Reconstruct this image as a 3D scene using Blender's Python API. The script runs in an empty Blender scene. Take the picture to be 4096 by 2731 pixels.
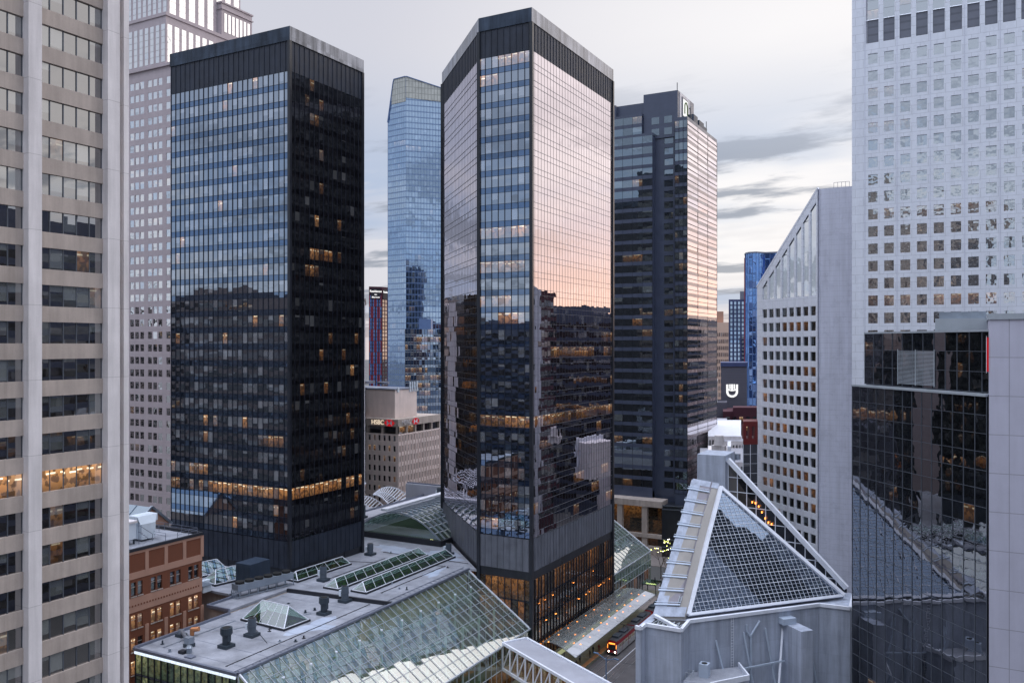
import bpy, math, random
from mathutils import Vector, Matrix
random.seed(7)
SC = bpy.context.scene; COL = SC.collection
R = math.radians
def lin(r, g, b, a=1.0):
    f = lambda c: (c/255/12.92) if c/255 <= .04045 else ((c/255+.055)/1.055)**2.4
    return (f(r), f(g), f(b), a)

# ------------------------------------------------------------------ camera
CAMZ = 72.0; YAW = 28.4
cam = bpy.data.objects.new('camera', bpy.data.cameras.new('camera')); COL.objects.link(cam)
cam.location = (0, 0, CAMZ); cam.rotation_euler = (R(90), 0, R(YAW))
cam.data.sensor_width = 36; cam.data.lens = 36*850/1024
cam.data.shift_y = 3/1024
cam.data.clip_start = .5; cam.data.clip_end = 9000
SC.camera = cam
SC.view_settings.view_transform = 'Standard'; SC.view_settings.look = 'None'
SC.view_settings.exposure = 0.1; SC.view_settings.gamma = 1

# ------------------------------------------------------------------ sky
SUN_AZ = math.atan2(.388, .922)          # measured from +Y towards +X
W = bpy.data.worlds.new('World'); SC.world = W; W.use_nodes = True
nt = W.node_tree; N = nt.nodes; L = nt.links; N.clear()
def wn(t, **k):
    n = N.new(t)
    for a, b in k.items(): setattr(n, a, b)
    return n
def wmath(op, a, b=None, c=None, clamp=False):
    n = wn('ShaderNodeMath', operation=op); n.use_clamp = clamp
    for i, v in enumerate((a, b, c)):
        if v is None: continue
        if isinstance(v, (int, float)): n.inputs[i].default_value = v
        else: L.new(v, n.inputs[i])
    return n.outputs[0]
def wmix(f, a, b, mode='MIX'):
    n = wn('ShaderNodeMix', data_type='RGBA', blend_type=mode)
    for s, v in ((n.inputs[0], f), (n.inputs[6], a), (n.inputs[7], b)):
        if isinstance(v, (int, float)): s.default_value = v
        elif isinstance(v, tuple): s.default_value = v
        else: L.new(v, s)
    return n.outputs[2]
def wmap(v, a, b, c=0, d=1, mode='SMOOTHSTEP'):
    n = wn('ShaderNodeMapRange', interpolation_type=mode)
    L.new(v, n.inputs[0])
    for i, q in enumerate((a, b, c, d)): n.inputs[i+1].default_value = q
    return n.outputs[0]
out = wn('ShaderNodeOutputWorld'); bg = wn('ShaderNodeBackground')
tc = wn('ShaderNodeTexCoord'); sep = wn('ShaderNodeSeparateXYZ'); L.new(tc.outputs['Generated'], sep.inputs[0])
X, Y, Z = sep.outputs
dot = wmath('ADD', wmath('MULTIPLY', X, math.sin(SUN_AZ)), wmath('MULTIPLY', Y, math.cos(SUN_AZ)))
glow = wmap(dot, .05, 1.0)
base = wmix(glow, (.60, .65, .77, 1), (.93, .89, .92, 1))
# camera side cast pale lilac; the far side stays bluer
fwd = wmap(wmath('ADD', wmath('MULTIPLY', X, -.62), wmath('MULTIPLY', Y, .78)), -.2, .9)
base = wmix(wmath('MULTIPLY', fwd, .6), base, (.70, .69, .76, 1))
base = wmix(wmath('MULTIPLY', wmap(dot, .42, .80), wmap(Z, .0, .12)), base, (1.0, .975, .985, 1))
zen = wmap(Z, .42, .95, 1.0, 4.6)
base2 = wn('ShaderNodeVectorMath', operation='SCALE'); L.new(base, base2.inputs[0]); L.new(zen, base2.inputs['Scale'])
col = base2.outputs[0]
# low clouds and blue gaps, on a flat layer overhead
zz = wmath('ADD', wmath('MAXIMUM', Z, 0.0), .10)
cv = wn('ShaderNodeCombineXYZ'); L.new(wmath('DIVIDE', X, zz), cv.inputs[0]); L.new(wmath('DIVIDE', Y, zz), cv.inputs[1])
def wnoise(scale, detail, rough, off):
    m = wn('ShaderNodeMapping'); L.new(cv.outputs[0], m.inputs[0]); m.inputs[1].default_value = (off, off*.7, 0)
    m.inputs[2].default_value = (0, 0, R(28)); m.inputs[3].default_value = (.55, 1.1, 1)
    n = wn('ShaderNodeTexNoise'); L.new(m.outputs[0], n.inputs[0])
    n.inputs['Scale'].default_value = scale; n.inputs['Detail'].default_value = detail; n.inputs['Roughness'].default_value = rough
    return n.outputs[0]
n1 = wnoise(1.5, 9, .58, 5.3); n2 = wnoise(.55, 5, .5, 11.7)
low = wmap(Z, .34, .17)
hor = wmap(Z, -.005, .035)
gap = wmath('MULTIPLY', wmap(n2, .46, .60), wmath('MULTIPLY', low, .75))
col = wmix(gap, col, (.40, .52, .74, 1))
c1 = wmath('MULTIPLY', wmap(n1, .50, .585), wmath('MULTIPLY', low, .85))
col = wmix(c1, col, (.30, .335, .42, 1))
c2 = wmath('MULTIPLY', wmap(n1, .46, .34), wmath('MULTIPLY', low, .5))
col = wmix(c2, col, (.84, .82, .85, 1))
hi = wmath('MULTIPLY', wmap(n2, .42, .66), .10)
col = wmix(hi, col, (.45, .47, .56, 1))
# sunset along the horizon
sun1 = wmath('MULTIPLY', wmap(dot, .80, 1.0), wmap(Z, .20, .03))
col = wmix(wmath('MULTIPLY', sun1, .85), col, (.90, .50, .46, 1))
sun2 = wmath('MULTIPLY', wmap(dot, -.2, .9), wmap(Z, .05, .0))
col = wmix(wmath('MULTIPLY', sun2, .55), col, (.92, .68, .60, 1))
sky = wn('ShaderNodeTexSky', sky_type='NISHITA'); sky.sun_disc = False
sky.sun_elevation = R(6); sky.sun_rotation = SUN_AZ
sk = wn('ShaderNodeVectorMath', operation='SCALE'); L.new(sky.outputs[0], sk.inputs[0]); sk.inputs['Scale'].default_value = .09
col = wmix(.12, col, sk.outputs[0])
L.new(col, bg.inputs[0]); bg.inputs[1].default_value = 1.0; L.new(bg.outputs[0], out.inputs[0])
sl = bpy.data.lights.new('sun', 'SUN'); sl.energy = .6; sl.angle = R(60); sl.color = (1, .86, .78)
so = bpy.data.objects.new('sun', sl); COL.objects.link(so)
sd = Vector((math.sin(SUN_AZ)*math.cos(R(14)), math.cos(SUN_AZ)*math.cos(R(14)), math.sin(R(14))))
so.rotation_euler = (-sd).to_track_quat('-Z', 'Y').to_euler(); so.location = (60, 150, 260)

# ------------------------------------------------------------------ materials
class MT:
    def __init__(s, name):
        s.m = bpy.data.materials.new(name); s.m.use_nodes = True; s.t = s.m.node_tree; s.t.nodes.clear()
        s.out = s.n('ShaderNodeOutputMaterial')
    def n(s, t, **k):
        n = s.t.nodes.new(t)
        for a, b in k.items(): setattr(n, a, b)
        return n
    def put(s, sock, v):
        if isinstance(v, (int, float)): sock.default_value = v
        elif isinstance(v, (tuple, list)): sock.default_value = v
        elif v is not None: s.t.links.new(v, sock)
    def math(s, op, a, b=None, c=None, clamp=False):
        n = s.n('ShaderNodeMath', operation=op); n.use_clamp = clamp
        for i, v in enumerate((a, b, c)): s.put(n.inputs[i], v)
        return n.outputs[0]
    def mix(s, f, a, b, mode='MIX'):
        n = s.n('ShaderNodeMix', data_type='RGBA', blend_type=mode); s.put(n.inputs[0], f); s.put(n.inputs[6], a); s.put(n.inputs[7], b); return n.outputs[2]
    def rng(s, v, a, b, c=0., d=1., mode='LINEAR'):
        n = s.n('ShaderNodeMapRange', interpolation_type=mode); s.put(n.inputs[0], v)
        for i, q in enumerate((a, b, c, d)): n.inputs[i+1].default_value = q
        return n.outputs[0]
    def noise(s, vec, scale, detail=4, rough=.55, scl=None):
        if scl:
            m = s.n('ShaderNodeMapping'); s.put(m.inputs[0], vec); m.inputs[3].default_value = scl; vec = m.outputs[0]
        n = s.n('ShaderNodeTexNoise'); s.put(n.inputs[0], vec); n.inputs['Scale'].default_value = scale
        n.inputs['Detail'].default_value = detail; n.inputs['Roughness'].default_value = rough; return n.outputs[0]
    def attr(s, name):
        return s.n('ShaderNodeAttribute', attribute_name=name).outputs['Fac']
    def obj(s): return s.n('ShaderNodeTexCoord').outputs['Object']
    def uv(s): return s.n('ShaderNodeTexCoord').outputs['UV']
    def done(s, shader): s.t.links.new(shader, s.out.inputs[0]); return s.m

def solid(name, c, rough=.7, metal=0., var=.12, scale=.35, joint=None, spec=.4, streak=.0, jc=.72):
    """matt or metal surface: patchy tone, rain streaks, optional panel joints (w,h[,thickness])"""
    t = MT(name); o = t.obj(); c = tuple(c)
    nz = t.noise(o, scale, 5, .6)
    f = t.rng(nz, .3, .7, 1-var, 1+var)
    if streak:
        st = t.noise(o, .9, 4, .6, (1, 1, .08)); f = t.math('MULTIPLY', f, t.rng(st, .35, .75, 1+streak*.3, 1-streak))
    fine = t.noise(o, 6, 3, .6); f = t.math('MULTIPLY', f, t.rng(fine, .3, .7, 1-var*.35, 1+var*.35))
    if joint:
        b = t.n('ShaderNodeTexBrick'); t.put(b.inputs[0], t.uv()); b.offset = joint[3] if len(joint) > 3 else 0
        b.inputs['Scale'].default_value = 1; b.inputs['Brick Width'].default_value = joint[0]; b.inputs['Row Height'].default_value = joint[1]
        b.inputs['Mortar Size'].default_value = joint[2]; b.inputs['Mortar Smooth'].default_value = .3
        b.inputs[1].default_value = (1, 1, 1, 1); b.inputs[2].default_value = (1-var*.8,)*3+(1,); b.inputs[3].default_value = (jc, jc, jc, 1)
        sp = t.n('ShaderNodeSeparateColor'); t.put(sp.inputs[0], b.outputs[0]); f = t.math('MULTIPLY', f, sp.outputs[0])
    v = t.n('ShaderNodeVectorMath', operation='SCALE'); v.inputs[0].default_value = c[:3]; t.put(v.inputs['Scale'], f)
    p = t.n('ShaderNodeBsdfPrincipled'); t.put(p.inputs['Base Color'], v.outputs[0])
    t.put(p.inputs['Roughness'], t.rng(nz, .3, .7, max(rough-.08, .02), min(rough+.08, 1))); p.inputs['Metallic'].default_value = metal
    p.inputs['Specular IOR Level'].default_value = spec
    bp = t.n('ShaderNodeBump'); bp.inputs['Strength'].default_value = .15; bp.inputs['Distance'].default_value = .03
    t.put(bp.inputs['Height'], t.noise(o, 2.5, 4)); t.put(p.inputs['Normal'], bp.outputs[0])
    return t.done(p.outputs[0])

def wavy(t, amp, scale=.45):
    o = t.obj(); bp = t.n('ShaderNodeBump'); bp.inputs['Strength'].default_value = 1; bp.inputs['Distance'].default_value = amp
    t.put(bp.inputs['Height'], t.noise(o, scale, 1.5, .4)); return bp.outputs[0]

def glassy(name, r0=.2, tint=(1, 1, 1), dark=(.012, .013, .016), blind=(.30, .30, .30), pblind=.3, lit=(1.0, .46, .14), power=1.6,
           wave=.006, rough=.0, pw=4., wscale=.45, strips=True):
    """office window: a dim room with blinds, clutter and sometimes lights on, behind reflective glass"""
    t = MT(name); uvn = t.n('ShaderNodeSeparateXYZ'); t.put(uvn.inputs[0], t.uv()); u, v = uvn.outputs[0], uvn.outputs[1]
    rnd = t.attr('rnd'); li = t.attr('lit'); o = t.obj()
    has = t.math('LESS_THAN', t.math('FRACT', t.math('MULTIPLY', rnd, 17.31)), pblind)
    cov = t.math('POWER', t.math('FRACT', t.math('MULTIPLY', rnd, 41.7)), .7)
    bm = t.math('MULTIPLY', has, t.math('GREATER_THAN', v, t.math('SUBTRACT', 1.0, cov)))
    clut = t.noise(o, .9, 3, .6, (1, 1, 1.6)); cl = t.rng(clut, .38, .62)
    tone = t.math('FRACT', t.math('MULTIPLY', rnd, 5.77))
    dk = t.mix(t.math('MULTIPLY', cl, .8), (dark[0]*.5, dark[1]*.5, dark[2]*.5, 1), (dark[0]*2.4, dark[1]*2.3, dark[2]*2.1, 1))
    bl = t.mix(tone, tuple(x*.45 for x in blind)+(1,), tuple(blind)+(1,))
    inner = t.mix(bm, dk, bl)
    d = t.n('ShaderNodeBsdfDiffuse'); t.put(d.inputs[0], inner)
    # the room's own lamps
    e = t.n('ShaderNodeEmission')
    furn = t.rng(t.noise(o, 1.7, 2, .5, (1, 1, .8)), .45, .52)
    body = t.math('ADD', t.math('MULTIPLY', t.rng(v, 0, 1, .25, 1.0), t.rng(furn, 0, 1, .35, 1.)), 0)
    if strips:
        vs = t.math('ADD', v, t.math('MULTIPLY', t.math('SUBTRACT', tone, .5), .25))
        st = t.math('MULTIPLY', t.math('GREATER_THAN', vs, .80), t.math('LESS_THAN', vs, .88))
        st = t.math('MULTIPLY', st, t.math('GREATER_THAN', t.math('FRACT', t.math('ADD', t.math('MULTIPLY', u, 1.0), tone)), .35))
    else: st = 0.
    ec = t.mix(tone, tuple(lit)+(1,), (lit[0], lit[1]*1.25, lit[2]*1.9, 1))
    ec = t.mix(st, ec, (1, .85, .6, 1)); t.put(e.inputs[0], ec)
    shade = t.math('SUBTRACT', 1., t.math('MULTIPLY', bm, .45))
    t.put(e.inputs[1], t.math('MULTIPLY', t.math('MULTIPLY', li, power), t.math('MULTIPLY', shade, t.math('ADD', t.math('MULTIPLY', body, .55), t.math('MULTIPLY', st, .8)))))
    a = t.n('ShaderNodeAddShader'); t.put(a.inputs[0], d.outputs[0]); t.put(a.inputs[1], e.outputs[0])
    g = t.n('ShaderNodeBsdfGlossy'); g.inputs[0].default_value = tuple(tint)+(1,); g.inputs['Roughness'].default_value = rough
    nm = wavy(t, wave, wscale); t.put(g.inputs['Normal'], nm)
    lw = t.n('ShaderNodeLayerWeight'); lw.inputs[0].default_value = .5
    fac = t.math('ADD', t.math('MULTIPLY', t.math('POWER', lw.outputs['Facing'], pw), 1-r0), r0)
    m = t.n('ShaderNodeMixShader'); t.put(m.inputs[0], fac); t.put(m.inputs[1], a.outputs[0]); t.put(m.inputs[2], g.outputs[0])
    return t.done(m.outputs[0])

def clear_glass(name, tint=(.75, .9, .85), r0=.12, wave=.004, pw=4., milk=0., wscale=.5):
    t = MT(name); tr = t.n('ShaderNodeBsdfTransparent'); tr.inputs[0].default_value = tuple(tint)+(1,)
    sh = tr.outputs[0]
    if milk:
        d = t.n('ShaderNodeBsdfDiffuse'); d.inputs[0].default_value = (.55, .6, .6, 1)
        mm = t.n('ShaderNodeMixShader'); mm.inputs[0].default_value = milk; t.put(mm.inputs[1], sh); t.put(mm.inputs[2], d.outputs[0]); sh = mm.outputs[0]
    g = t.n('ShaderNodeBsdfGlossy'); g.inputs['Roughness'].default_value = .0; g.inputs[0].default_value = (.93, .97, 1, 1)
    t.put(g.inputs['Normal'], wavy(t, wave, wscale))
    lw = t.n('ShaderNodeLayerWeight'); lw.inputs[0].default_value = .5
    fac = t.math('ADD', t.math('MULTIPLY', t.math('POWER', lw.outputs['Facing'], pw), 1-r0), r0)
    m = t.n('ShaderNodeMixShader'); t.put(m.inputs[0], fac); t.put(m.inputs[1], sh); t.put(m.inputs[2], g.outputs[0])
    return t.done(m.outputs[0])

def emit(name, c, s):
    t = MT(name); e = t.n('ShaderNodeEmission'); e.inputs[0].default_value = tuple(c)+(1,)
    nz = t.noise(t.obj(), 3, 2); t.put(e.inputs[1], t.rng(nz, .3, .7, s*.8, s*1.2)); return t.done(e.outputs[0])

M = {}
M['concrete_light'] = solid('pale_concrete', lin(222, 217, 218), .8, var=.07, streak=.22, joint=(30, 7.6, .04))
M['concrete_beige'] = solid('beige_concrete', lin(176, 164, 156), .85, var=.10, streak=.25, joint=(50, 50, .01))
M['granite_pink'] = solid('pink_granite', lin(180, 168, 172), .45, var=.06, joint=(1.5, 1.3, .04), jc=.85)
M['white_panel'] = solid('white_panel', lin(226, 230, 240), .30, var=.03, streak=.08, joint=(3.24, 1.9, .06, .5), jc=.76, spec=.6)
M['white_tile'] = solid('white_tile', lin(212, 215, 228), .30, var=.025, streak=.16, joint=(2.2, 1.27, .05, 0), jc=.82, spec=.6)
M['big_panel'] = solid('big_pale_panel', lin(192, 192, 208), .55, var=.04, streak=.07, joint=(4.6, 5.4, .06), jc=.6)
M['black_metal'] = solid('black_metal', (.018, .021, .030), .35, var=.25, streak=.3, spec=.5)
M['black_louver'] = solid('black_louvre_panel', (.030, .037, .055), .5, var=.25, streak=.3, spec=.3)
M['grey_louver'] = solid('grey_louvre_panel', (.13, .14, .17), .45, var=.18, streak=.3)
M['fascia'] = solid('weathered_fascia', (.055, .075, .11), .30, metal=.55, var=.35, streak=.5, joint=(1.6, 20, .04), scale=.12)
M['fascia_lit'] = solid('weathered_lit_fascia', (.26, .28, .33), .28, metal=.6, var=.4, streak=.6, joint=(1.6, 20, .04), scale=.10)  # lighter copy of the fascia: brightness of the side faces put into the colour
M['spandrel'] = glassy('dark_spandrel_glass', .33, (.46, .66, 1), (.014, .018, .028), pblind=0, wave=.004, pw=4.5, strips=False)
M['spandrel_dark'] = glassy('black_spandrel_glass', .05, (.85, .88, 1), (.006, .006, .008), pblind=0, wave=.004, pw=3.2, strips=False)
M['glass_blue'] = glassy('blue_grey_office_glass', .48, (.76, .86, 1.0), pblind=.35, blind=(.34, .35, .37), lit=(1, .42, .12), power=1.5, wave=.004)
M['glass_dark'] = glassy('dark_office_glass', .10, (.9, .93, 1.0), pblind=.10, blind=(.12, .12, .12), lit=(1, .40, .11), power=.9, wave=.006, pw=3.2)
M['glass_side'] = glassy('reflective_side_glass', .30, (.76, .725, .80), pblind=.15, blind=(.2, .2, .2), lit=(1, .42, .12), power=1.0, wave=.0045, pw=1.5)
M['glass_lobby'] = glassy('lobby_glass', .07, (.9, .95, 1), dark=(.03, .02, .012), pblind=0, lit=(1, .36, .08), power=.55, wave=.006, pw=3.5, strips=False)
M['glass_concrete'] = glassy('clear_office_glass', .36, (1, .98, .98), dark=(.012, .011, .011), pblind=.5, blind=(.20, .22, .22), lit=(1, .42, .12), power=1.35, wave=.003, pw=3.)
M['glass_plain'] = glassy('plain_office_glass', .16, (.9, .95, 1), dark=(.015, .016, .02), pblind=.3, blind=(.25, .26, .28), lit=(1, .45, .16), power=1.0, wave=.006)
M['glass_wavy'] = glassy('rippled_office_glass', .78, (.97, .98, 1.0), dark=(.015, .018, .02), pblind=.15, blind=(.2, .22, .22), lit=(1, .45, .2), power=1.0, wave=.035, wscale=.5)
M['glass_bow'] = glassy('sky_blue_glass', .70, (.62, .80, 1.0), dark=(.03, .05, .09), pblind=.3, blind=(.35, .42, .5), lit=(1, .6, .35), power=1.0, wave=.004, pw=3)
M['glass_mirror'] = glassy('mirror_black_glass', .50, (.46, .46, .50), dark=(.012, .014, .016), pblind=0, lit=(1, .4, .1), power=.5, wave=.009, wscale=.6)
M['glass_pyr'] = glassy('pyramid_glass', .27, (.60, .76, 1.0), dark=(.01, .014, .02), pblind=0, wave=.006, wscale=.3)
M['glass_green'] = clear_glass('green_roof_glass', (.62, .80, .70), .22, .006)
M['glass_atrium'] = clear_glass('atrium_glass', (.62, .80, .66), .22, .005, pw=3.0, milk=.10)  # milk: pale diffuse share painted in for the sky's reflection on the slope
M['glass_canopy'] = clear_glass('canopy_glass', (.72, .76, .74), .14, .006, milk=.35, pw=3.)
M['glass_bridge'] = clear_glass('bridge_glass', (.8, .75, .6), .10, .004)
M['mullion_dark'] = solid('dark_mullion', (.022, .026, .04), .4, metal=.3, var=.15)
M['mullion_light'] = solid('light_mullion', lin(170, 178, 186), .4, metal=.2, var=.08)
M['mullion_mid'] = solid('mid_mullion', lin(92, 98, 108), .4, metal=.2, var=.08)
M['white_paint'] = solid('white_painted_steel', lin(222, 226, 236), .45, var=.05, streak=.08)
M['white_wall'] = solid('white_render', lin(170, 178, 194), .8, var=.09, streak=.32, joint=(2.4, 3.6, .02), jc=.80)
M['gravel'] = solid('gravel_roof', lin(144, 147, 156), .95, var=.28, scale=.22, streak=.12)
M['gravel2'] = solid('pale_gravel_roof', lin(158, 160, 170), .95, var=.14, scale=.15)
M['puddle'] = solid('wet_pale_patch', lin(186, 196, 214), .12, var=.1, spec=.8)
M['kerb_metal'] = solid('roof_edge_metal', lin(120, 126, 142), .4, metal=.4, var=.1)
M['dark_kerb'] = solid('dark_roof_kerb', (.02, .022, .03), .6, var=.2)
M['vent'] = solid('painted_vent_steel', lin(82, 92, 104), .45, var=.12, streak=.2)
M['vent_dark'] = solid('dark_vent_steel', lin(52, 62, 72), .5, var=.15, streak=.2)
M['galv'] = solid('galvanised_steel', lin(150, 160, 172), .35, metal=.6, var=.15)
M['unit_white'] = solid('white_unit_paint', lin(205, 215, 225), .5, var=.06, streak=.1)
M['unit_blue'] = solid('slate_unit_paint', lin(48, 60, 76), .5, var=.08, streak=.1)
M['copper'] = solid('copper_fitting', lin(190, 130, 90), .4, metal=.5)
M['brick'] = solid('brown_brick', lin(118, 72, 53), .9, var=.08, joint=(.6, .2, .02), jc=.85)
M['brick_pale'] = solid('salmon_stone', lin(172, 134, 116), .85, var=.06, streak=.06)
M['brick_red'] = solid('dark_red_brick', lin(74, 40, 52), .9, var=.1, joint=(.6, .2, .02), jc=.85)
M['red_panel'] = solid('oxide_red_panel', lin(104, 36, 36), .5, var=.08)
M['asphalt'] = solid('asphalt', (.10, .095, .10), .9, var=.25, scale=.3)
M['paving'] = solid('paving', (.24, .21, .20), .85, var=.15, joint=(1.2, 1.2, .03), jc=.8)
M['platform'] = solid('platform_paving', (.20, .20, .15), .8, var=.15, joint=(.9, .9, .02))
M['tactile'] = solid('tactile_strip', (.40, .20, .09), .8, var=.1)
M['rail'] = solid('rail_steel', (.30, .30, .31), .35, metal=.7)
M['tram_red'] = solid('tram_red_paint', (.24, .012, .022), .3, var=.08)
M['tram_white'] = solid('tram_white_paint', (.42, .41, .41), .35, var=.06)
M['tram_dark'] = solid('tram_roof_grey', (.03, .032, .04), .6, var=.2)
M['rubber'] = solid('black_rubber', (.012, .012, .012), .7)
M['glass_tram'] = glassy('tram_window_glass', .12, (1, 1, 1), dark=(.01, .01, .012), pblind=0, lit=(1, .75, .45), power=.7, strips=False)
M['lamp_white'] = emit('white_lamp', (1, .93, .78), 9); M['lamp_orange'] = emit('orange_lamp', (1, .30, .06), 4)
M['lamp_red'] = emit('red_lamp', (1, .05, .03), 5); M['lamp_green'] = emit('green_lamp', (.05, 1, .2), 4); M['lamp_blue'] = emit('blue_lamp', (.05, .3, 1), 5)
M['lamp_yellow'] = emit('yellow_lamp', (.9, .95, .25), 5)
M['led_amber'] = emit('amber_display', (1, .28, .04), 3)
M['warm_strip'] = emit('warm_light_strip', (1, .76, .36), 7); M['sign_white'] = emit('lit_white_letters', (1, 1, 1), 1.1)
M['sign_red'] = emit('lit_red_sign', (.8, .02, .03), .5); M['bank_stone'] = solid('cream_stone', lin(224, 208, 202), .7, var=.06, streak=.1); M['gold'] = emit('dim_gold_letters', (1, .82, .62), .8); M['glass_mall'] = glassy('green_shop_glass', .10, (.9, 1, .95), dark=(.05, .085, .06), pblind=.3, blind=(.2, .26, .18), lit=(.8, .72, .25), power=.7, strips=False); M['olive_dark'] = solid('olive_floor', (.045, .05, .028), .8, var=.3); M['glass_navy'] = glassy('navy_office_glass', .38, (.42, .62, .95), dark=(.012, .02, .035), pblind=.2, lit=(1, .48, .16), power=1.0); M['city_dark'] = solid('dark_stone', lin(96, 90, 92), .8, var=.1); M['edge_light'] = emit('cool_strip_light', (.75, .85, 1), 1.1)  # city_dark: one even dark stone tone for the mirrored blocks
M['wood'] = solid('timber_floor', lin(150, 110, 80), .6, var=.15); M['inner_wall'] = solid('warm_inner_wall', lin(196, 176, 130), .8, var=.1)
M['inner_green'] = solid('green_inner_floor', lin(116, 122, 104), .8, var=.25, scale=.4)
M['leaf'] = solid('foliage_green', (.07, .12, .03), .7, var=.4, scale=1.5); M['bark'] = solid('tree_bark', (.07, .055, .045), .9, var=.2)
M['skin'] = solid('skin', (.35, .2, .14), .6); M['cloth_dark'] = solid('dark_winter_clothes', (.02, .022, .03), .9, var=.3)
M['cloth_red'] = solid('red_coat', (.18, .03, .03), .9); M['grass_far'] = solid('far_ground', (.10, .10, .10), .9, var=.3, scale=.02)
M['soffit'] = solid('dark_soffit', (.03, .03, .035), .7)

M['sign_red_dull'] = solid('red_cladding', lin(150, 52, 62), .6, var=.1)
M['mullion_bow'] = solid('blue_grey_mullion', lin(92, 116, 158), .4, var=.1)
M['crown'] = solid('pale_gold_screen', lin(186, 188, 182), .5, var=.12, joint=(2.2, 4, .25), jc=.55)
M['stone_grey'] = solid('blue_grey_stone', lin(70, 78, 98), .38, var=.08, joint=(1.6, 1.9, .03), jc=.85, spec=.6)
M['stone_pink'] = solid('polished_side_stone', lin(120, 106, 112), .25, var=.06, spec=.7)
M['glass_concrete2'] = glassy('blue_mirror_glass', .34, (.74, .88, 1), dark=(.012, .013, .016), pblind=.06, blind=(.2, .22, .22), lit=(1, .42, .12), power=.8, wave=.010)
M['glass_side2'] = glassy('pale_mirror_glass', .58, (.82, .785, .84), dark=(.02, .025, .028), pblind=.05, lit=(1, .45, .15), power=.4, wave=.012)
M['glass_sq'] = glassy('square_window_glass', .06, (.9, .95, 1), dark=(.010, .010, .010), pblind=.12, blind=(.1, .12, .14), lit=(1, .38, .12), power=.55, wave=.01, strips=False)
M['glass_bow2'] = glassy('pale_strip_glass', .78, (.97, .99, 1), dark=(.08, .1, .13), pblind=.5, blind=(.35, .42, .48), lit=(1, .6, .35), power=1.0, wave=.02, wscale=.4)
M['louvre_grey'] = solid('grey_louvre', lin(112, 116, 128), .5, var=.12, joint=(50, .35, .05))
M['glass_white'] = glassy('rippled_pane_glass', .66, (.90, .95, 1.0), dark=(.012, .014, .016), pblind=.08, blind=(.1, .1, .1), lit=(1, .45, .2), power=1.1, wave=.03, wscale=.8)
M['concrete_beige2'] = solid('ramp_concrete', lin(150, 146, 142), .85, var=.06, streak=.05)
M['grey_panel'] = solid('grey_infill_panel', lin(136, 132, 140), .7, var=.12)
M['galv2'] = solid('pale_blue_steel', lin(176, 188, 204), .5, metal=.1, var=.08)
M['strip_dim'] = emit('soft_platform_strip', (.85, .9, .5), .35)
M['canopy_white'] = solid('frosted_canopy_edge', lin(200, 202, 206), .3, var=.08, joint=(2.2, 1.1, .05), jc=.9)
M['unit_blue2'] = solid('blue_grey_paint', lin(92, 118, 150), .5)
M['stripe_blue'] = solid('slate_blue_cladding', lin(62, 72, 110), .5)
M['glass_vivid'] = glassy('vivid_blue_glass', .65, (.28, .52, 1.0), dark=(.02, .05, .2), pblind=.2, blind=(.2, .3, .6), lit=(.6, .8, 1), power=.6, wave=.02)
M['beige_far'] = solid('far_beige_stone', lin(206, 176, 158), .85, var=.04)
M['grey_clad'] = solid('grey_cladding', lin(88, 88, 100), .8, var=.06, joint=(40, 1.2, .06), jc=.85)

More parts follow.
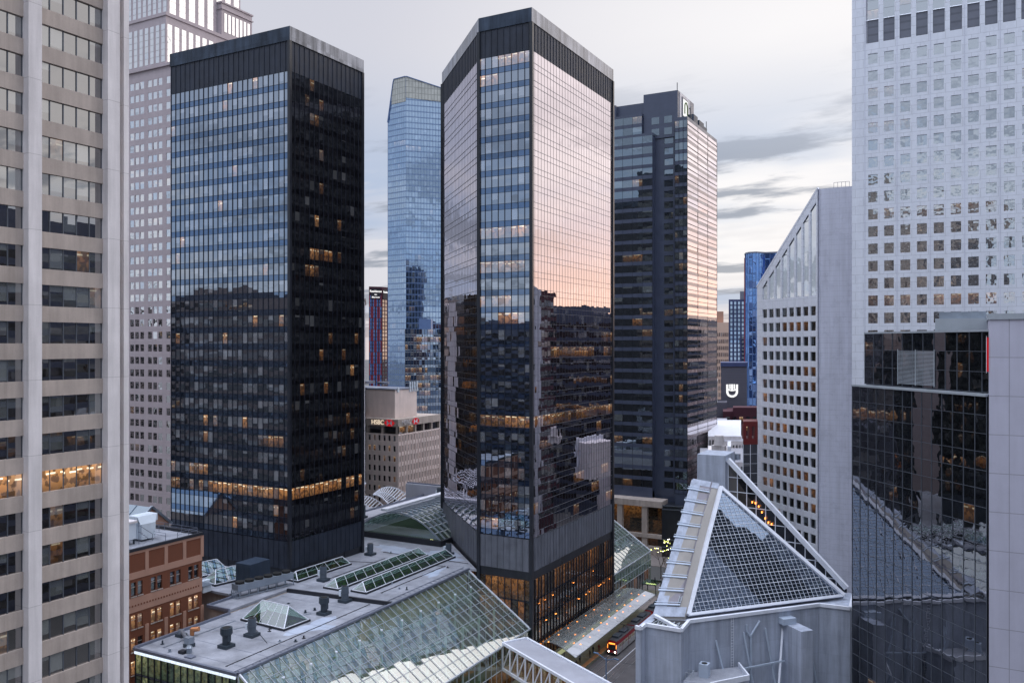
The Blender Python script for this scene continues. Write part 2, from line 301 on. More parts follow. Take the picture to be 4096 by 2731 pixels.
# ------------------------------------------------------------------ mesh builder
ORG = {}
def org(o): return ORG.get(o.name, Vector((0, 0, 0))) if o else Vector((0, 0, 0))
class MB:
    def __init__(s): s.v = []; s.f = []; s.uv = []; s.m = []; s.a = []; s.l = []
    def face(s, pts, uv=None, mi=0, rnd=None, lit=0.):
        pts = [Vector(p) for p in pts]; b = len(s.v); s.v += pts; s.f.append(tuple(range(b, b+len(pts))))
        if uv is None:
            n = (pts[1]-pts[0]).cross(pts[2]-pts[0])
            if n.length < 1e-9 and len(pts) > 3: n = (pts[2]-pts[0]).cross(pts[3]-pts[0])
            n = n.normalized() if n.length > 0 else Vector((0, 0, 1))
            if abs(n.z) > .75: uv = [(p.x, p.y) for p in pts]
            else:
                tt = Vector((-n.y, n.x, 0)).normalized(); uv = [(p.dot(tt), p.z) for p in pts]
        s.uv.append(uv); s.m.append(mi); s.a.append(random.random() if rnd is None else rnd); s.l.append(lit); return s
    def pane(s, p0, p1, p2, p3, tilt=.0, mi=0, rnd=None, lit=0.):
        n = (Vector(p1)-Vector(p0)).cross(Vector(p3)-Vector(p0))
        if n.length < 1e-6: n = (Vector(p2)-Vector(p0)).cross(Vector(p3)-Vector(p0))
        n.normalize(); a, b = random.gauss(0, tilt), random.gauss(0, tilt)
        q = [Vector(p0)+n*(a+b), Vector(p1)+n*(-a+b), Vector(p2)+n*(-a-b), Vector(p3)+n*(a-b)]
        return s.face(q, [(0, 0), (1, 0), (1, 1), (0, 1)], mi, rnd, lit)
    def box(s, x0, y0, z0, x1, y1, z1, mi=0, bottom=True):
        return s.prism([(x0, y0), (x1, y0), (x1, y1), (x0, y1)], z0, z1, mi, bottom)
    def prism(s, poly, z0, z1, mi=0, bottom=True):
        n = len(poly)
        ar = sum(poly[i][0]*poly[(i+1) % n][1]-poly[(i+1) % n][0]*poly[i][1] for i in range(n))
        if ar < 0: poly = poly[::-1]
        for i in range(n):
            a, b = poly[i], poly[(i+1) % n]
            s.face([(a[0], a[1], z0), (b[0], b[1], z0), (b[0], b[1], z1), (a[0], a[1], z1)], mi=mi)
        s.face([(p[0], p[1], z1) for p in poly], mi=mi)
        if bottom: s.face([(p[0], p[1], z0) for p in poly[::-1]], mi=mi)
        return s
    def obox(s, c, d, hl, hw, z0, z1, mi=0):
        """box centred c, along direction d (2d), half length, half width"""
        d = Vector((d[0], d[1])).normalized(); n = Vector((-d.y, d.x)); c = Vector((c[0], c[1]))
        P = [c-d*hl-n*hw, c+d*hl-n*hw, c+d*hl+n*hw, c-d*hl+n*hw]
        return s.prism([(p.x, p.y) for p in P], z0, z1, mi)
    def beam(s, p, q, w, h=None, mi=0, up=(0, 0, 1)):
        h = h or w; p = Vector(p); q = Vector(q); d = (q-p)
        if d.length < 1e-6: return s
        d.normalize(); up = Vector(up)
        if abs(d.dot(up)) > .98: up = Vector((1, 0, 0))
        a = d.cross(up).normalized()*w/2; b = a.cross(d).normalized()*h/2
        c0 = [p-a-b, p+a-b, p+a+b, p-a+b]; c1 = [x+(q-p) for x in c0]
        for i in range(4):
            j = (i+1) % 4; s.face([c0[i], c0[j], c1[j], c1[i]], mi=mi)
        s.face(c0[::-1], mi=mi); s.face(c1, mi=mi); return s
    def cyl(s, p, q, r0, r1=None, n=10, mi=0, caps=True):
        r1 = r0 if r1 is None else r1; p = Vector(p); q = Vector(q); d = (q-p).normalized()
        up = Vector((0, 0, 1)) if abs(d.z) < .95 else Vector((1, 0, 0)); a = d.cross(up).normalized(); b = a.cross(d).normalized()
        A = [p+(a*math.cos(2*math.pi*i/n)+b*math.sin(2*math.pi*i/n))*r0 for i in range(n)]
        B = [q+(a*math.cos(2*math.pi*i/n)+b*math.sin(2*math.pi*i/n))*r1 for i in range(n)]
        for i in range(n):
            j = (i+1) % n; s.face([A[j], A[i], B[i], B[j]], mi=mi)
        if caps: s.face(A, mi=mi); s.face(B[::-1], mi=mi)
        return s
    def build(s, name, mats, parent=None, loc=None):
        if not isinstance(mats, (list, tuple)): mats = [mats]
        mats = [M[x] if isinstance(x, str) else x for x in mats]
        o = Vector(loc) if loc is not None else org(parent)
        me = bpy.data.meshes.new(name); me.from_pydata([p-o for p in s.v], [], s.f)
        for m in mats: me.materials.append(m)
        me.polygons.foreach_set('material_index', s.m)
        uvl = me.uv_layers.new(name='UVMap'); flat = [c for f in s.uv for p in f for c in p]; uvl.data.foreach_set('uv', flat)
        for nm, vals in (('rnd', s.a), ('lit', s.l)):
            at = me.attributes.new(nm, 'FLOAT', 'FACE'); at.data.foreach_set('value', vals)
        ob = bpy.data.objects.new(name, me); COL.objects.link(ob)
        if parent: ob.parent = parent
        if loc is not None:
            ob.location = Vector(loc)-org(parent)
        ORG[ob.name] = o
        return ob
def tag(o, label=None, cat=None, group=None, kind=None):
    if label: o['label'] = label
    if cat: o['category'] = cat
    if group: o['group'] = group
    if kind: o['kind'] = kind
    return o
def thing(name, loc, label, cat, group=None):
    o = bpy.data.objects.new(name, None); COL.objects.link(o); o.location = loc; ORG[o.name] = Vector(loc)
    o.empty_display_size = .5
    return tag(o, label, cat, group)
def copy_tree(o, parent=None):
    c = o.copy(); COL.objects.link(c)
    if parent: c.parent = parent
    for ch in list(o.children): copy_tree(ch, c)
    return c

# ------------------------------------------------------------------ facades
def fdir(P0, P1):
    d = Vector((P1[0]-P0[0], P1[1]-P0[1], 0)); Ln = d.length; d.normalize(); return d, Vector((d.y, -d.x, 0)), Ln
def quadset(mb, P0, d, n, off, u0, u1, z0, z1, clip=None, **k):
    a = Vector((P0[0], P0[1], 0))+n*off
    if clip:
        zt0, zt1 = clip(u0), clip(u1)
        if z0 >= max(zt0, zt1): return None
        pts = [a+d*u0+Vector((0, 0, min(z0, zt0))), a+d*u1+Vector((0, 0, min(z0, zt1))), a+d*u1+Vector((0, 0, min(z1, zt1))), a+d*u0+Vector((0, 0, min(z1, zt0)))]
    else: pts = [a+d*u0+Vector((0, 0, z0)), a+d*u1+Vector((0, 0, z0)), a+d*u1+Vector((0, 0, z1)), a+d*u0+Vector((0, 0, z1))]
    return pts
def curtain(root, P0, P1, z0, nf, fh, nb, w=(.34, 1.), glass='glass_dark', sp='spandrel', mul='mullion_dark', lit=None,
            mw=.09, md=.14, tilt=.006, clip=None, hbar=True, u_off=0, hw=.06, single=False, hmul=None, blend=None):
    """window bands, spandrel panels and mullions on the wall from P0 to P1 (left to right from outside)"""
    d, n, Ln = fdir(P0, P1); bw = Ln/nb
    spm = MB(); allw = MB()
    for f in range(nf):
        za = z0+f*fh; zb = za+fh; zw0 = za+fh*w[0]; zw1 = za+fh*w[1]
        wm = allw if single else MB(); spm = spm if single else MB()
        for b in range(nb):
            u0 = b*bw; u1 = u0+bw
            if w[0] > .01:
                q = quadset(spm, P0, d, n, 0, u0, u1, za, zw0, clip)
                if q: spm.pane(*q, tilt=tilt)
            if w[1] < .99:
                q = quadset(spm, P0, d, n, 0, u0, u1, zw1, zb, clip)
                if q: spm.pane(*q, tilt=tilt)
            q = quadset(wm, P0, d, n, 0, u0, u1, zw0, zw1, clip)
            if q: wm.pane(*q, tilt=tilt, lit=(lit(f, b) if lit else 0.))
        if not single and wm.f: wm.build('window_band', glass, root)
        if not single and spm.f: spm.build('spandrel_band', sp, root)
    if single and allw.f: tag(allw.build('windows', glass, root), kind='stuff')
    if single and spm.f: tag(spm.build('spandrels', sp, root), kind='stuff')
    mm = MB(); a = Vector((P0[0], P0[1], 0)); zt = z0+nf*fh
    if mul:
        for b in range(nb+1):
            u = b*bw; t = min(zt, clip(u)) if clip else zt
            if t > z0: mm.beam(a+d*u+n*md/2+Vector((0, 0, z0)), a+d*u+n*md/2+Vector((0, 0, t)), mw, md, up=n)
        mm.build('mullions', mul, root)
        if hbar:
            hm = MB()
            for f in range(nf+1):
                for r in ((w[0],) if w[0] > .01 else (0.,)):
                    z = z0+(f+r)*fh
                    if z > zt: continue
                    if clip:
                        ua, ub = 0, Ln; ok = [k*Ln/40 for k in range(41) if clip(k*Ln/40) >= z]
                        if len(ok) < 2: continue
                        ua, ub = ok[0], ok[-1]
                    else: ua, ub = 0, Ln
                    hm.beam(a+d*ua+n*.03+Vector((0, 0, z)), a+d*ub+n*.03+Vector((0, 0, z)), .06, hw)
                    if w[0] > .01 and f < nf: hm.beam(a+d*ua+n*.03+Vector((0, 0, z0+f*fh)), a+d*ub+n*.03+Vector((0, 0, z0+f*fh)), .06, hw)
            hm.build('transoms', hmul or mul, root)
WINS = {}
def punched(root, P0, P1, z0, rows, rh, cols, cw, u_first, wx, wz, wall, glass, depth=.35, lit=None, ztop=None, zbot=None, clip=None, tilt=.004, skip=None, rec=None, reveal=None, wmul=None):
    """wall with real openings; windows set back in them"""
    d, n, Ln = fdir(P0, P1); a = Vector((P0[0], P0[1], 0)); wb = MB(); rec = rec if rec is not None else []
    def q(u0, u1, za, zb, off=0):
        r = quadset(None, P0, d, n, off, u0, u1, za, zb, clip)
        if r: wb.face(r)
    zt = z0+rows*rh
    if zbot is not None and zbot < z0: q(0, Ln, zbot, z0)
    if ztop is not None and ztop > zt: q(0, Ln, zt, ztop)
    uend = u_first+cols*cw
    for r in range(rows):
        za = z0+r*rh
        if u_first > .01: q(0, u_first, za, za+rh)
        if uend < Ln-.01: q(uend, Ln, za, za+rh)
        for c in range(cols):
            u0 = u_first+c*cw; ua = u0+(cw-wx)/2; ub = ua+wx; zw0 = za+wz[0]; zw1 = za+wz[1]
            if skip and skip(r, c): q(u0, u0+cw, za, za+rh); continue
            q(u0, u0+cw, za, zw0); q(u0, u0+cw, zw1, za+rh); q(u0, ua, zw0, zw1); q(ub, u0+cw, zw0, zw1)
            p = lambda u, z, o: a+d*u+n*o+Vector((0, 0, z))
            wb.face([p(ua, zw0, 0), p(ub, zw0, 0), p(ub, zw0, -depth), p(ua, zw0, -depth)]); wb.face([p(ua, zw1, -depth), p(ub, zw1, -depth), p(ub, zw1, 0), p(ua, zw1, 0)])
            wb.face([p(ua, zw0, 0), p(ua, zw0, -depth), p(ua, zw1, -depth), p(ua, zw1, 0)]); wb.face([p(ub, zw0, -depth), p(ub, zw0, 0), p(ub, zw1, 0), p(ub, zw1, -depth)])
            pts = (p(ua, zw0, -depth+.02), p(ub, zw0, -depth+.02), p(ub, zw1, -depth+.02), p(ua, zw1, -depth+.02))
            rec.append((pts, lit(r, c) if lit else 0.))
    wb.build('wall', wall, root)
    return rec
def put_windows(root, rec, glass, tilt=.004, limit=100, zmin=None, split=2):
    """the hundred largest in view as parts, the rest as one"""
    camp = Vector((0, 0, CAMZ))
    def score(r):
        c = (r[0][0]+r[0][2])/2; low = zmin is not None and c.z < zmin
        return (c-camp).length + (1e4 if low else 0)
    rec = sorted(rec, key=score)
    def add(mb, r):
        if split == 1: mb.pane(*r[0], tilt=tilt, lit=r[1]); return
        p0, p1, p2, p3 = r[0]
        for k in range(split):
            a, b = k/split, (k+1)/split
            mb.pane(p0.lerp(p1, a), p0.lerp(p1, b), p3.lerp(p2, b), p3.lerp(p2, a), tilt=tilt, lit=r[1]*random.uniform(.6, 1.1))
    n1 = len(rec) if len(rec) <= limit else limit-1
    for r in rec[:n1]:
        mb = MB(); add(mb, r); mb.build('window', glass, root)
    if len(rec) > n1:
        mb = MB()
        for r in rec[n1:]: add(mb, r)
        tag(mb.build('windows', glass, root), kind='stuff')
def roofslab(root, poly, z, mat='gravel', par=.0, pmat='kerb_metal', name='roof'):
    mb = MB(); mb.prism(poly, z-.5, z); mb.build(name, mat, root)
    if par:
        pb = MB(); n = len(poly)
        for i in range(n):
            a, b = Vector((*poly[i], z+par/2)), Vector((*poly[(i+1) % n], z+par/2)); pb.beam(a, b, .35, par)
        pb.build('parapet', pmat, root)
def rnd_lit(p, lo=.5, hi=1.2): return lambda f, b: random.uniform(lo, hi) if random.random() < p else 0.
def runs(p, mean=4, lo=.5, hi=1.2):
    """lights on in stretches of a floor"""
    st = {}
    def f_(f, b):
        k = st.get(f)
        if k is None or random.random() < 1/mean: k = random.uniform(lo, hi) if random.random() < (p(f) if callable(p) else p) else 0.
        st[f] = k; return k*random.choice((.3, .55, .8, .9, 1.0, 1.15, 1.4)) if k else 0.
    return f_

# ================================================================== GROUND
def struct(name, mb, m): return tag(mb.build(name, m), kind='structure')
g = MB(); g.face([(-2500, -1500, -.02), (2500, -1500, -.02), (2500, 3500, -.02), (-2500, 3500, -.02)]); struct('ground', g, 'grass_far')
g = MB(); g.face([(-70.4, 40, .02), (-56, 40, .02), (-56, 420, .02), (-70.4, 420, .02)]); g.face([(-84, 249, .024), (60, 249, .024), (60, 265, .024), (-84, 265, .024)]); struct('road', g, 'asphalt')
g = MB(); g.box(-56, 90, 0, -50.4, 248, .15); g.box(-88, 218, 0, -78, 248, .15); g.box(-100, 265, 0, -56, 283, .14); struct('pavement', g, 'paving')
g = MB(); g.box(-85.4, 100, 0, -75.2, 218, .75); struct('station_platform', g, 'platform')
g = MB(); g.box(-76.2, 100, .75, -75.2, 218, .76); struct('platform_edge', g, 'tactile')
g = MB(); g.face([(-75.2, 60, .03), (-70.4, 60, .03), (-70.4, 420, .03), (-75.2, 420, .03)]); struct('track_bed', g, 'asphalt')
g = MB()
for x in (-74.0, -72.55, -68.9, -67.45): g.box(x-.05, 60, .03, x+.05, 420, .055)
struct('rails', g, 'rail')

# ================================================================== FACETED BLACK TOWERS
def tower_one():
    r = thing('office_tower', (-151, 150, 20), 'left of the two black glass towers, with a flat louvred top, on the mall roof', 'office tower', 'matching black glass towers')
    x0, x1, y0, y1 = -170.7, -132.7, 142.0, 167.5
    def litf(f, b):
        if f == 2: return random.uniform(.6, 1.2) if random.random() < .9 and b > 7 else (.5 if random.random() < .3 else 0)
        if f == 3: return runsA(f, b)
        return random.uniform(.5, 1) if random.random() < .035 else 0
    runsA = runs(.5, 3, .5, .9); runsB = runs(.16, 3, .3, .6)
    def lit2(f, b):
        if f in (10, 5): return runsB(f, b)
        return litf(f, b)
    curtain(r, (x0, y0), (x1, y0), 28.5, 27, 3.85, 24, glass='glass_blue', lit=lit2, mw=.10, tilt=.004, mul='mullion_dark', hbar=True)
    rr = runs(.03, 2, .4, 1.0)
    curtain(r, (x1, y0), (x1, y1), 28.5, 27, 3.85, 16, glass='glass_dark', sp='spandrel_dark', lit=lambda f, b: (1.0 if random.random() < .9 else 0) if f == 2 else (random.uniform(.10, .32) if random.random() < .05 else (rr(f, b) if f > 8 else 0)), mw=.10, hbar=False)
    m = MB(); m.prism([(x0, y0+.3), (x1-.3, y0+.3), (x1-.3, y1), (x0, y1)], 18, 139); m.build('core', 'black_metal', r)
    def band(name, mat, z0, z1, nb, step, md=.12, off=0.):
        mb = MB()
        mb.prism([(x0-off, y0-off), (x1+off, y0-off), (x1+off, y1+off), (x0-off, y1+off)], z0, z1)
        for i in range(int((x1-x0)/step)+1): mb.beam((x0+i*step, y0-off-.06, z0), (x0+i*step, y0-off-.06, z1), md, .14)
        for i in range(int((y1-y0)/step)+1): mb.beam((x1+off+.06, y0+i*step, z0), (x1+off+.06, y0+i*step, z1), md, .14)
        mb.build(name, mat, r)
    band('top_louvre_band', 'black_louver', 132.5, 139.2, 0, 1.6, off=.02)
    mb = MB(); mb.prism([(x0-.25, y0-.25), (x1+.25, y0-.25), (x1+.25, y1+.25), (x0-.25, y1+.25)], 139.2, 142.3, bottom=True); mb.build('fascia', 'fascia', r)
    mb = MB(); mb.face([(x1+.27, y0-.25, 139.2), (x1+.27, y1+.25, 139.2), (x1+.27, y1+.25, 142.28), (x1+.27, y0-.25, 142.28)]); mb.build('fascia_lit_sides', 'fascia_lit', r)
    band('lower_louvre_band', 'black_louver', 22.2, 28.3, 0, 1.58, off=.02)
    band('base_girder', 'black_metal', 18.0, 22.2, 0, 6.3, off=-.2)
    mb = MB(); mb.box(x1-.35, y0-.35, 20, x1+.35, y0+.35, 139.2); mb.box(x1-.35, y1-.35, 20, x1+.35, y1+.35, 139.2); mb.build('corner_column', 'black_metal', r)
    return r
tower_one()

def tower_two():
    r = thing('office_tower', (-99, 190, 0), 'right of the two black glass towers, with a cut corner, mirroring pink sky', 'office tower', 'matching black glass towers')
    A = (-127.5, 195.8); B = (-99.1, 167.4); C = (-85.6, 167.4); D = (-85.6, 215.6); Ee = (-127.5, 215.6)
    fl = runs(lambda f: {6: .97, 0: .35, 1: .15, 2: .35, 10: .45, 13: .65, 15: .3, 17: .75, 26: .5, 27: .75}.get(f, .04), 4, .5, 1.)
    curtain(r, B, C, 29, 28, 3.86, 8, glass='glass_blue', lit=fl, mw=.10, tilt=.004)
    fr = runs(lambda f: {6: .97, 0: .15, 2: .4, 10: .3, 11: .35}.get(f, .04 if f < 14 else .01), 4, .5, .95)
    curtain(r, C, D, 29, 28, 3.86, 30, glass='glass_side', sp='glass_side', lit=fr, mw=.075, md=.03, tilt=.0025, w=(.34, 1.), hw=.06, hmul='mullion_mid')
    curtain(r, A, B, 29, 28, 3.86, 25, glass='glass_side', sp='glass_side', lit=runs(lambda f: .12 if f < 13 else 0, 3, .1, .3), mw=.11, md=.015, tilt=.003, hw=.09)
    curtain(r, D, Ee, 29, 28, 3.86, 14, glass='glass_dark', sp='spandrel_dark', lit=runs(.06, 3), mw=.12, single=True, mul=None)
    poly = [A, B, C, D, Ee]
    def ins(k):
        c = Vector((-105, 195)); return [tuple(c+(Vector(p)-c)*(1+k)) for p in poly]
    m = MB(); m.prism(ins(-.012), 19, 142); m.build('core', 'black_metal', r)
    edges = [(A, B), (B, C), (C, D)]
    def band(name, mats, z0, z1, step, k):
        mb = MB(); P = ins(k); mb.prism(P, z0, z1)
        for i in (0, 1, 2):
            d, n, Ln = fdir(P[i], P[i+1]); a = Vector((*P[i], 0))
            for j in range(int(Ln/step)+1): mb.beam(a+d*j*step+n*.06+Vector((0, 0, z0)), a+d*j*step+n*.06+Vector((0, 0, z1)), .12, .14, up=n)
        mb.build(name, mats, r)
    band('top_louvre_band', 'black_louver', 137.1, 143.3, 1.6, .0008)
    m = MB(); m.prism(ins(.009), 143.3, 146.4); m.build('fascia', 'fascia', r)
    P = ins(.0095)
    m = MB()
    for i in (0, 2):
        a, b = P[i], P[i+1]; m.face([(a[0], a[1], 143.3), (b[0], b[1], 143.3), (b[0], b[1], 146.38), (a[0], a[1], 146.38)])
    m.build('fascia_lit_sides', 'fascia_lit', r)
    band('lower_louvre_band', 'grey_louver', 21.6, 28.8, 1.6, .001)
    m = MB(); m.prism(ins(-.002), 19.6, 21.6); m.build('base_girder', 'black_metal', r)
    for q in (A, B, C, D):
        m = MB(); m.box(q[0]-.38, q[1]-.38, 0, q[0]+.38, q[1]+.38, 143.2); m.build('corner_column', 'black_metal', r)
    # lobby
    for (p, q, nb) in ((A, B, 20), (B, C, 8), (C, D, 30)):
        curtain(r, p, q, .3, 4, 4.85, nb, w=(.06, 1.), glass='glass_lobby', sp='black_metal', lit=runs(.62, 2.5, .15, .8), mw=.14, md=.25, single=False)
    m = MB(); m.prism(ins(-.03), 0, 19.7); m.build('lobby_core', 'black_metal', r)
    for k in range(34):
        y = random.uniform(169, 214); z = random.choice((5.0, 9.6, 9.7, 14.4))-.5
        m = MB(); m.box(-85.45, y, z, -85.38, y+random.uniform(.25, .6), z+.12); m.build('lobby_lamp', 'lamp_orange', r)
    return r
tower_two()

# ================================================================== MALL
mall = thing('shopping_mall', (-115, 135, 0), 'low mall with a flat grey gravel roof at the foot of the black towers', 'shopping mall')
HX = -101.8; FY = 97.2
poly = [(-125.9, FY), (HX, FY), (HX, 137.2), (-127, 134.9), (-131.6, 125.6), (-125.9, 117.6)]
roofslab(mall, [(-125.9, FY), (HX, FY), (HX, 137.4), (-126.3, 134.7), (-126.3, 117.7)], 20.0, 'gravel', name='lower_roof')
roofslab(mall, [(-170, 126.5), (-131.9, 126.5), (-131.9, 118.5), (-126.6, 118.5), (-126.6, 134.9), (HX, 137.7), (HX, 167.2), (-99.6, 167.2), (-128, 195.6), (-128, 215.6), (-185, 215.6), (-185, 126.5)], 20.6, 'gravel', name='upper_roof')
m = MB(); m.beam((-126.6, 134.8, 20.35), (HX, 137.55, 20.35), .5, .8); m.build('roof_step', 'dark_kerb', mall)
m = MB(); m.beam((-126.0, FY, 20.15), (-126.0, 118.4, 20.15), .5, .5); m.beam((-132, 126.5, 20.8), (-132, 118.3, 20.8), .4, .5); m.beam((-132, 118.3, 20.8), (-126.0, 118.3, 20.8), .4, .5)
m.beam((-126, FY-.1, 20.1), (HX, FY-.1, 20.1), .5, .45); m.build('roof_edge', 'kerb_metal', mall)
m = MB(); m.beam((HX+.15, FY, 20.2), (HX+.15, 167.2, 20.5), .45, .35); m.build('ridge_gutter', 'kerb_metal', mall)
m = MB()
for y in [FY+1+i*1.6 for i in range(43)]: m.beam((HX-1.1, y, 20.12 if y < 137 else 20.72), (HX-.1, y, 20.12 if y < 137 else 20.72), .07)
m.beam((HX-1.1, FY+.5, 20.14), (HX-1.1, 137.3, 20.14), .09); m.beam((HX-1.1, 137.9, 20.74), (HX-1.1, 167, 20.74), .09); m.build('safety_rail', 'kerb_metal', mall)
m = MB(); m.box(-125.6, FY-.35, 19.35, -101.9, FY-.2, 19.75); m.build('eave_light', 'edge_light', mall)
# front wall below the roof: green glass over lit floors
curtain(mall, (-125.6, FY), (HX, FY), 0.0, 5, 3.9, 15, w=(.08, 1), glass='glass_mall', sp='mullion_mid', lit=runs(.5, 3, .2, .6), mw=.12, md=.2)
m = MB(); m.prism([(-125.6, 97.6), (-102.6, 97.6), (-102.6, 137), (-125.6, 117.4)], 0, 19.4); m.prism([(-184, 127), (-132.2, 127), (-132.2, 119), (-126.4, 119), (-126.4, 135), (-104.6, 138), (-104.6, 167), (-128, 190), (-184, 215)], 0, 20.0)
m.build('wall', 'concrete_beige', mall)
# wet patches
def patch(cx, cy, sx, sy, z, n=22, sd=1):
    rs = random.Random(sd); pts = []
    for i in range(n):
        t = 2*math.pi*i/n; k = 1+rs.uniform(-.35, .3)+.25*math.sin(3*t+sd); pts.append((cx+sx*k*math.cos(t), cy+sy*k*math.sin(t), z))
    return pts
for pa, sd in (((-106.8, 121, 2.6, 5.0, 20.012), 2), ((-114, 174, 8, 4, 20.612), 4), ((-127, 174, 6, 3.0, 20.616), 6), ((-106.5, 160, 1.4, 4, 20.611), 9)):
    m = MB(); m.face(patch(*pa, sd=sd)); m.build('wet_patch', 'puddle', mall)
m = MB(); m.beam((-131.5, 158.5, 20.64), (-108, 166, 20.64), .25, .06); m.beam((-121, 118, 20.03), (-108, 110, 20.03), .12, .04); m.build('roof_seam', 'dark_kerb', mall)

rs = random.Random(12)
for k in range(26):
    lower = k < 13; x = rs.uniform(-124, -104) if lower else rs.uniform(-131, -103); y = rs.uniform(99, 132) if lower else rs.uniform(140, 178); z = 20.0 if lower else 20.6
    m = MB(); h = rs.uniform(.15, .7); m.cyl((x, y, z), (x, y, z+h), rs.uniform(.08, .22), n=8); m.cyl((x, y, z), (x, y, z+.06), .35, n=8); m.build('roof_drain', rs.choice(('vent_dark', 'galv', 'dark_kerb')), mall)
for pts in (((-122, 100, 20.06), (-122, 116, 20.06)), ((-118.5, 112.5, 20.06), (-112.4, 126, 20.06)), ((-106, 99, 20.06), (-106, 136, 20.06)), ((-124, 143, 20.68), (-124, 165, 20.68)), ((-128, 170, 20.68), (-104, 170.5, 20.68)), ((-107.5, 142, 20.68), (-107.5, 166, 20.68))):
    m = MB(); m.beam(*pts, .10, .10); 
    for t in range(6): p = Vector(pts[0]).lerp(Vector(pts[1]), t/5); m.box(p.x-.2, p.y-.12, p.z-.06, p.x+.2, p.y+.12, p.z)
    m.build('conduit', rs.choice(('dark_kerb', 'galv')), mall)
for k in range(7):
    y = 100+k*5.3; m = MB(); m.box(-125.6, y, 20.0, HX-1.3, y+.09, 20.012); m.build('membrane_seam', 'kerb_metal', mall)
for k in range(8):
    y = 139+k*5.3; m = MB(); m.box(-128, y, 20.6, HX-1.3, y+.09, 20.611); m.build('membrane_seam', 'kerb_metal', mall)
# the long lean-to atrium
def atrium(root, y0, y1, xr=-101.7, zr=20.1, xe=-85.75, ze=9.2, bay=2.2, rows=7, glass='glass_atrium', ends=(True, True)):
    nb = max(2, round((y1-y0)/bay)); sl = MB(); mu = MB()
    V = lambda t, y, o=0: Vector((xr+(xe-xr)*t, y, zr+(ze-zr)*t))+Vector((.56, 0, .83))*o
    for i in range(nb):
        a = y0+(y1-y0)*i/nb; b = y0+(y1-y0)*(i+1)/nb
        for j in range(rows): sl.pane(V(j/rows, a), V((j+1)/rows, a), V((j+1)/rows, b), V(j/rows, b), tilt=.008)
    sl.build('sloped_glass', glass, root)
    for i in range(nb+1):
        y = y0+(y1-y0)*i/nb; mu.beam(V(0, y, .06), V(1, y, .06), .08, .10)
    for j in range(rows+1): mu.beam(V(j/rows, y0, .05), V(j/rows, y1, .05), .07, .1)
    mu.beam(V(1, y0, .1), V(1, y1, .1), .28, .3); mu.build('glazing_bars', 'mullion_light', root)
    wl = MB(); wm = MB()
    for i in range(nb):
        a = y0+(y1-y0)*i/nb; b = y0+(y1-y0)*(i+1)/nb
        for z0, z1 in ((4.6, ze),): wl.pane((xe, a, z0), (xe, b, z0), (xe, b, z1), (xe, a, z1), tilt=.008)
        wm.beam((xe+.06, a, .2), (xe+.06, a, ze), .1)
    for z in (4.6, ze-2.3): wm.beam((xe+.06, y0, z), (xe+.06, y1, z), .12)
    wl.build('vertical_glass', 'glass_green', root); wm.build('wall_bars', 'mullion_light', root)
    sf = MB(); 
    for i in range(nb):
        a = y0+(y1-y0)*i/nb; b = y0+(y1-y0)*(i+1)/nb; sf.pane((xe-.5, a, .2), (xe-.5, b, .2), (xe-.5, b, 4.5), (xe-.5, a, 4.5), tilt=.004, lit=random.uniform(.3, .8) if random.random() < .6 else 0)
    sf.build('shop_front', 'glass_lobby', root)
    for e, y in zip(ends, (y0, y1)):
        if not e: continue
        ge = MB(); gm = MB(); pts = [(xr, y), (xe, y)]
        s = 1 if y == y0 else -1
        for k in range(7):
            t0, t1 = k/7, (k+1)/7; p = [V(t0, y), V(t1, y)]; q = [Vector((p[0].x, y, 0.2)), Vector((p[1].x, y, .2)), p[1], p[0]]
            if s < 0: q = [q[1], q[0], q[3], q[2]]
            ge.pane(*q, tilt=.004); gm.beam((p[0].x, y-s*.05, .2), (p[0].x, y-s*.05, p[0].z), .1)
        gm.beam(V(0, y, .05), V(1, y, .05), .25, .3)
        for z in (5, 10, 15): gm.beam((xr, y-s*.05, z), (xr+(xe-xr)*min(1, (zr-z)/(zr-ze)), y-s*.05, z), .1)
        ge.build('end_glass', 'glass_green', root); gm.build('end_bars', 'white_paint', root)
    # inside: stepped balconies, columns, planting, lamps
    fl = MB(); wl = MB(); ra = MB(); tr = MB()
    wl.face([(xr-.4, y0, 0), (xr-.4, y1, 0), (xr-.4, y1, zr-.5), (xr-.4, y0, zr-.5)]); wl.build('inner_wall', 'inner_wall', root)
    for z, x in ((15.2, xr+3.6), (10.4, xr+6.2), (5.4, xr+9.5)):
        fl.box(xr-.3, y0+.6, z-.5, x, y1-.6, z); ra.beam((x, y0+.6, z+1.0), (x, y1-.6, z+1.0), .09)
    fl.box(xr, y0+.4, .2, xe-.7, y1-.4, .4); fl.build('gallery_floor', 'inner_green', root); ra.build('gallery_rail', 'white_paint', root)
    for i in range(0, nb+1, 3):
        y = min(max(y0+(y1-y0)*i/nb, y0+.8), y1-.8)
        for x, zt in ((xr+3.2, 18.0), (xr+9.2, 13.6)): tr.cyl((x, y, .4), (x, y, zt), .28, n=8)
    for i in range(nb+1):
        y = y0+(y1-y0)*i/nb; a = V(0, y, -1.2); b = V(1, y, -1.2)
        tr.beam(a, b, .08)
        for k in (range(8) if i % 4 == 0 else ()):
            t = k/8; tr.beam(V(t, y, -.1), V(t+.0625, y, -1.2), .06); tr.beam(V(t+.0625, y, -1.2), V(t+.125, y, -.1), .06)
    tr.build('roof_truss', 'white_paint', root)
    st = MB()
    for z, x in ((14.6, xr+.2), (9.8, xr+.2), (4.8, xr+.2)):
        y = y0+1
        while y < y1-3:
            ln = random.uniform(1, 5); 
            if random.random() < .75: st.box(x-.4, y, z-.35, x-.3, y+ln, z-.1); 
            if random.random() < .5: st.box(x+2, y, z-.05, x+2.3, y+.35, z+.02)
            y += ln+random.uniform(.6, 3)
    st.build('light_strip', 'warm_strip', root)
    rs = random.Random(int(y0))
    pl = MB()
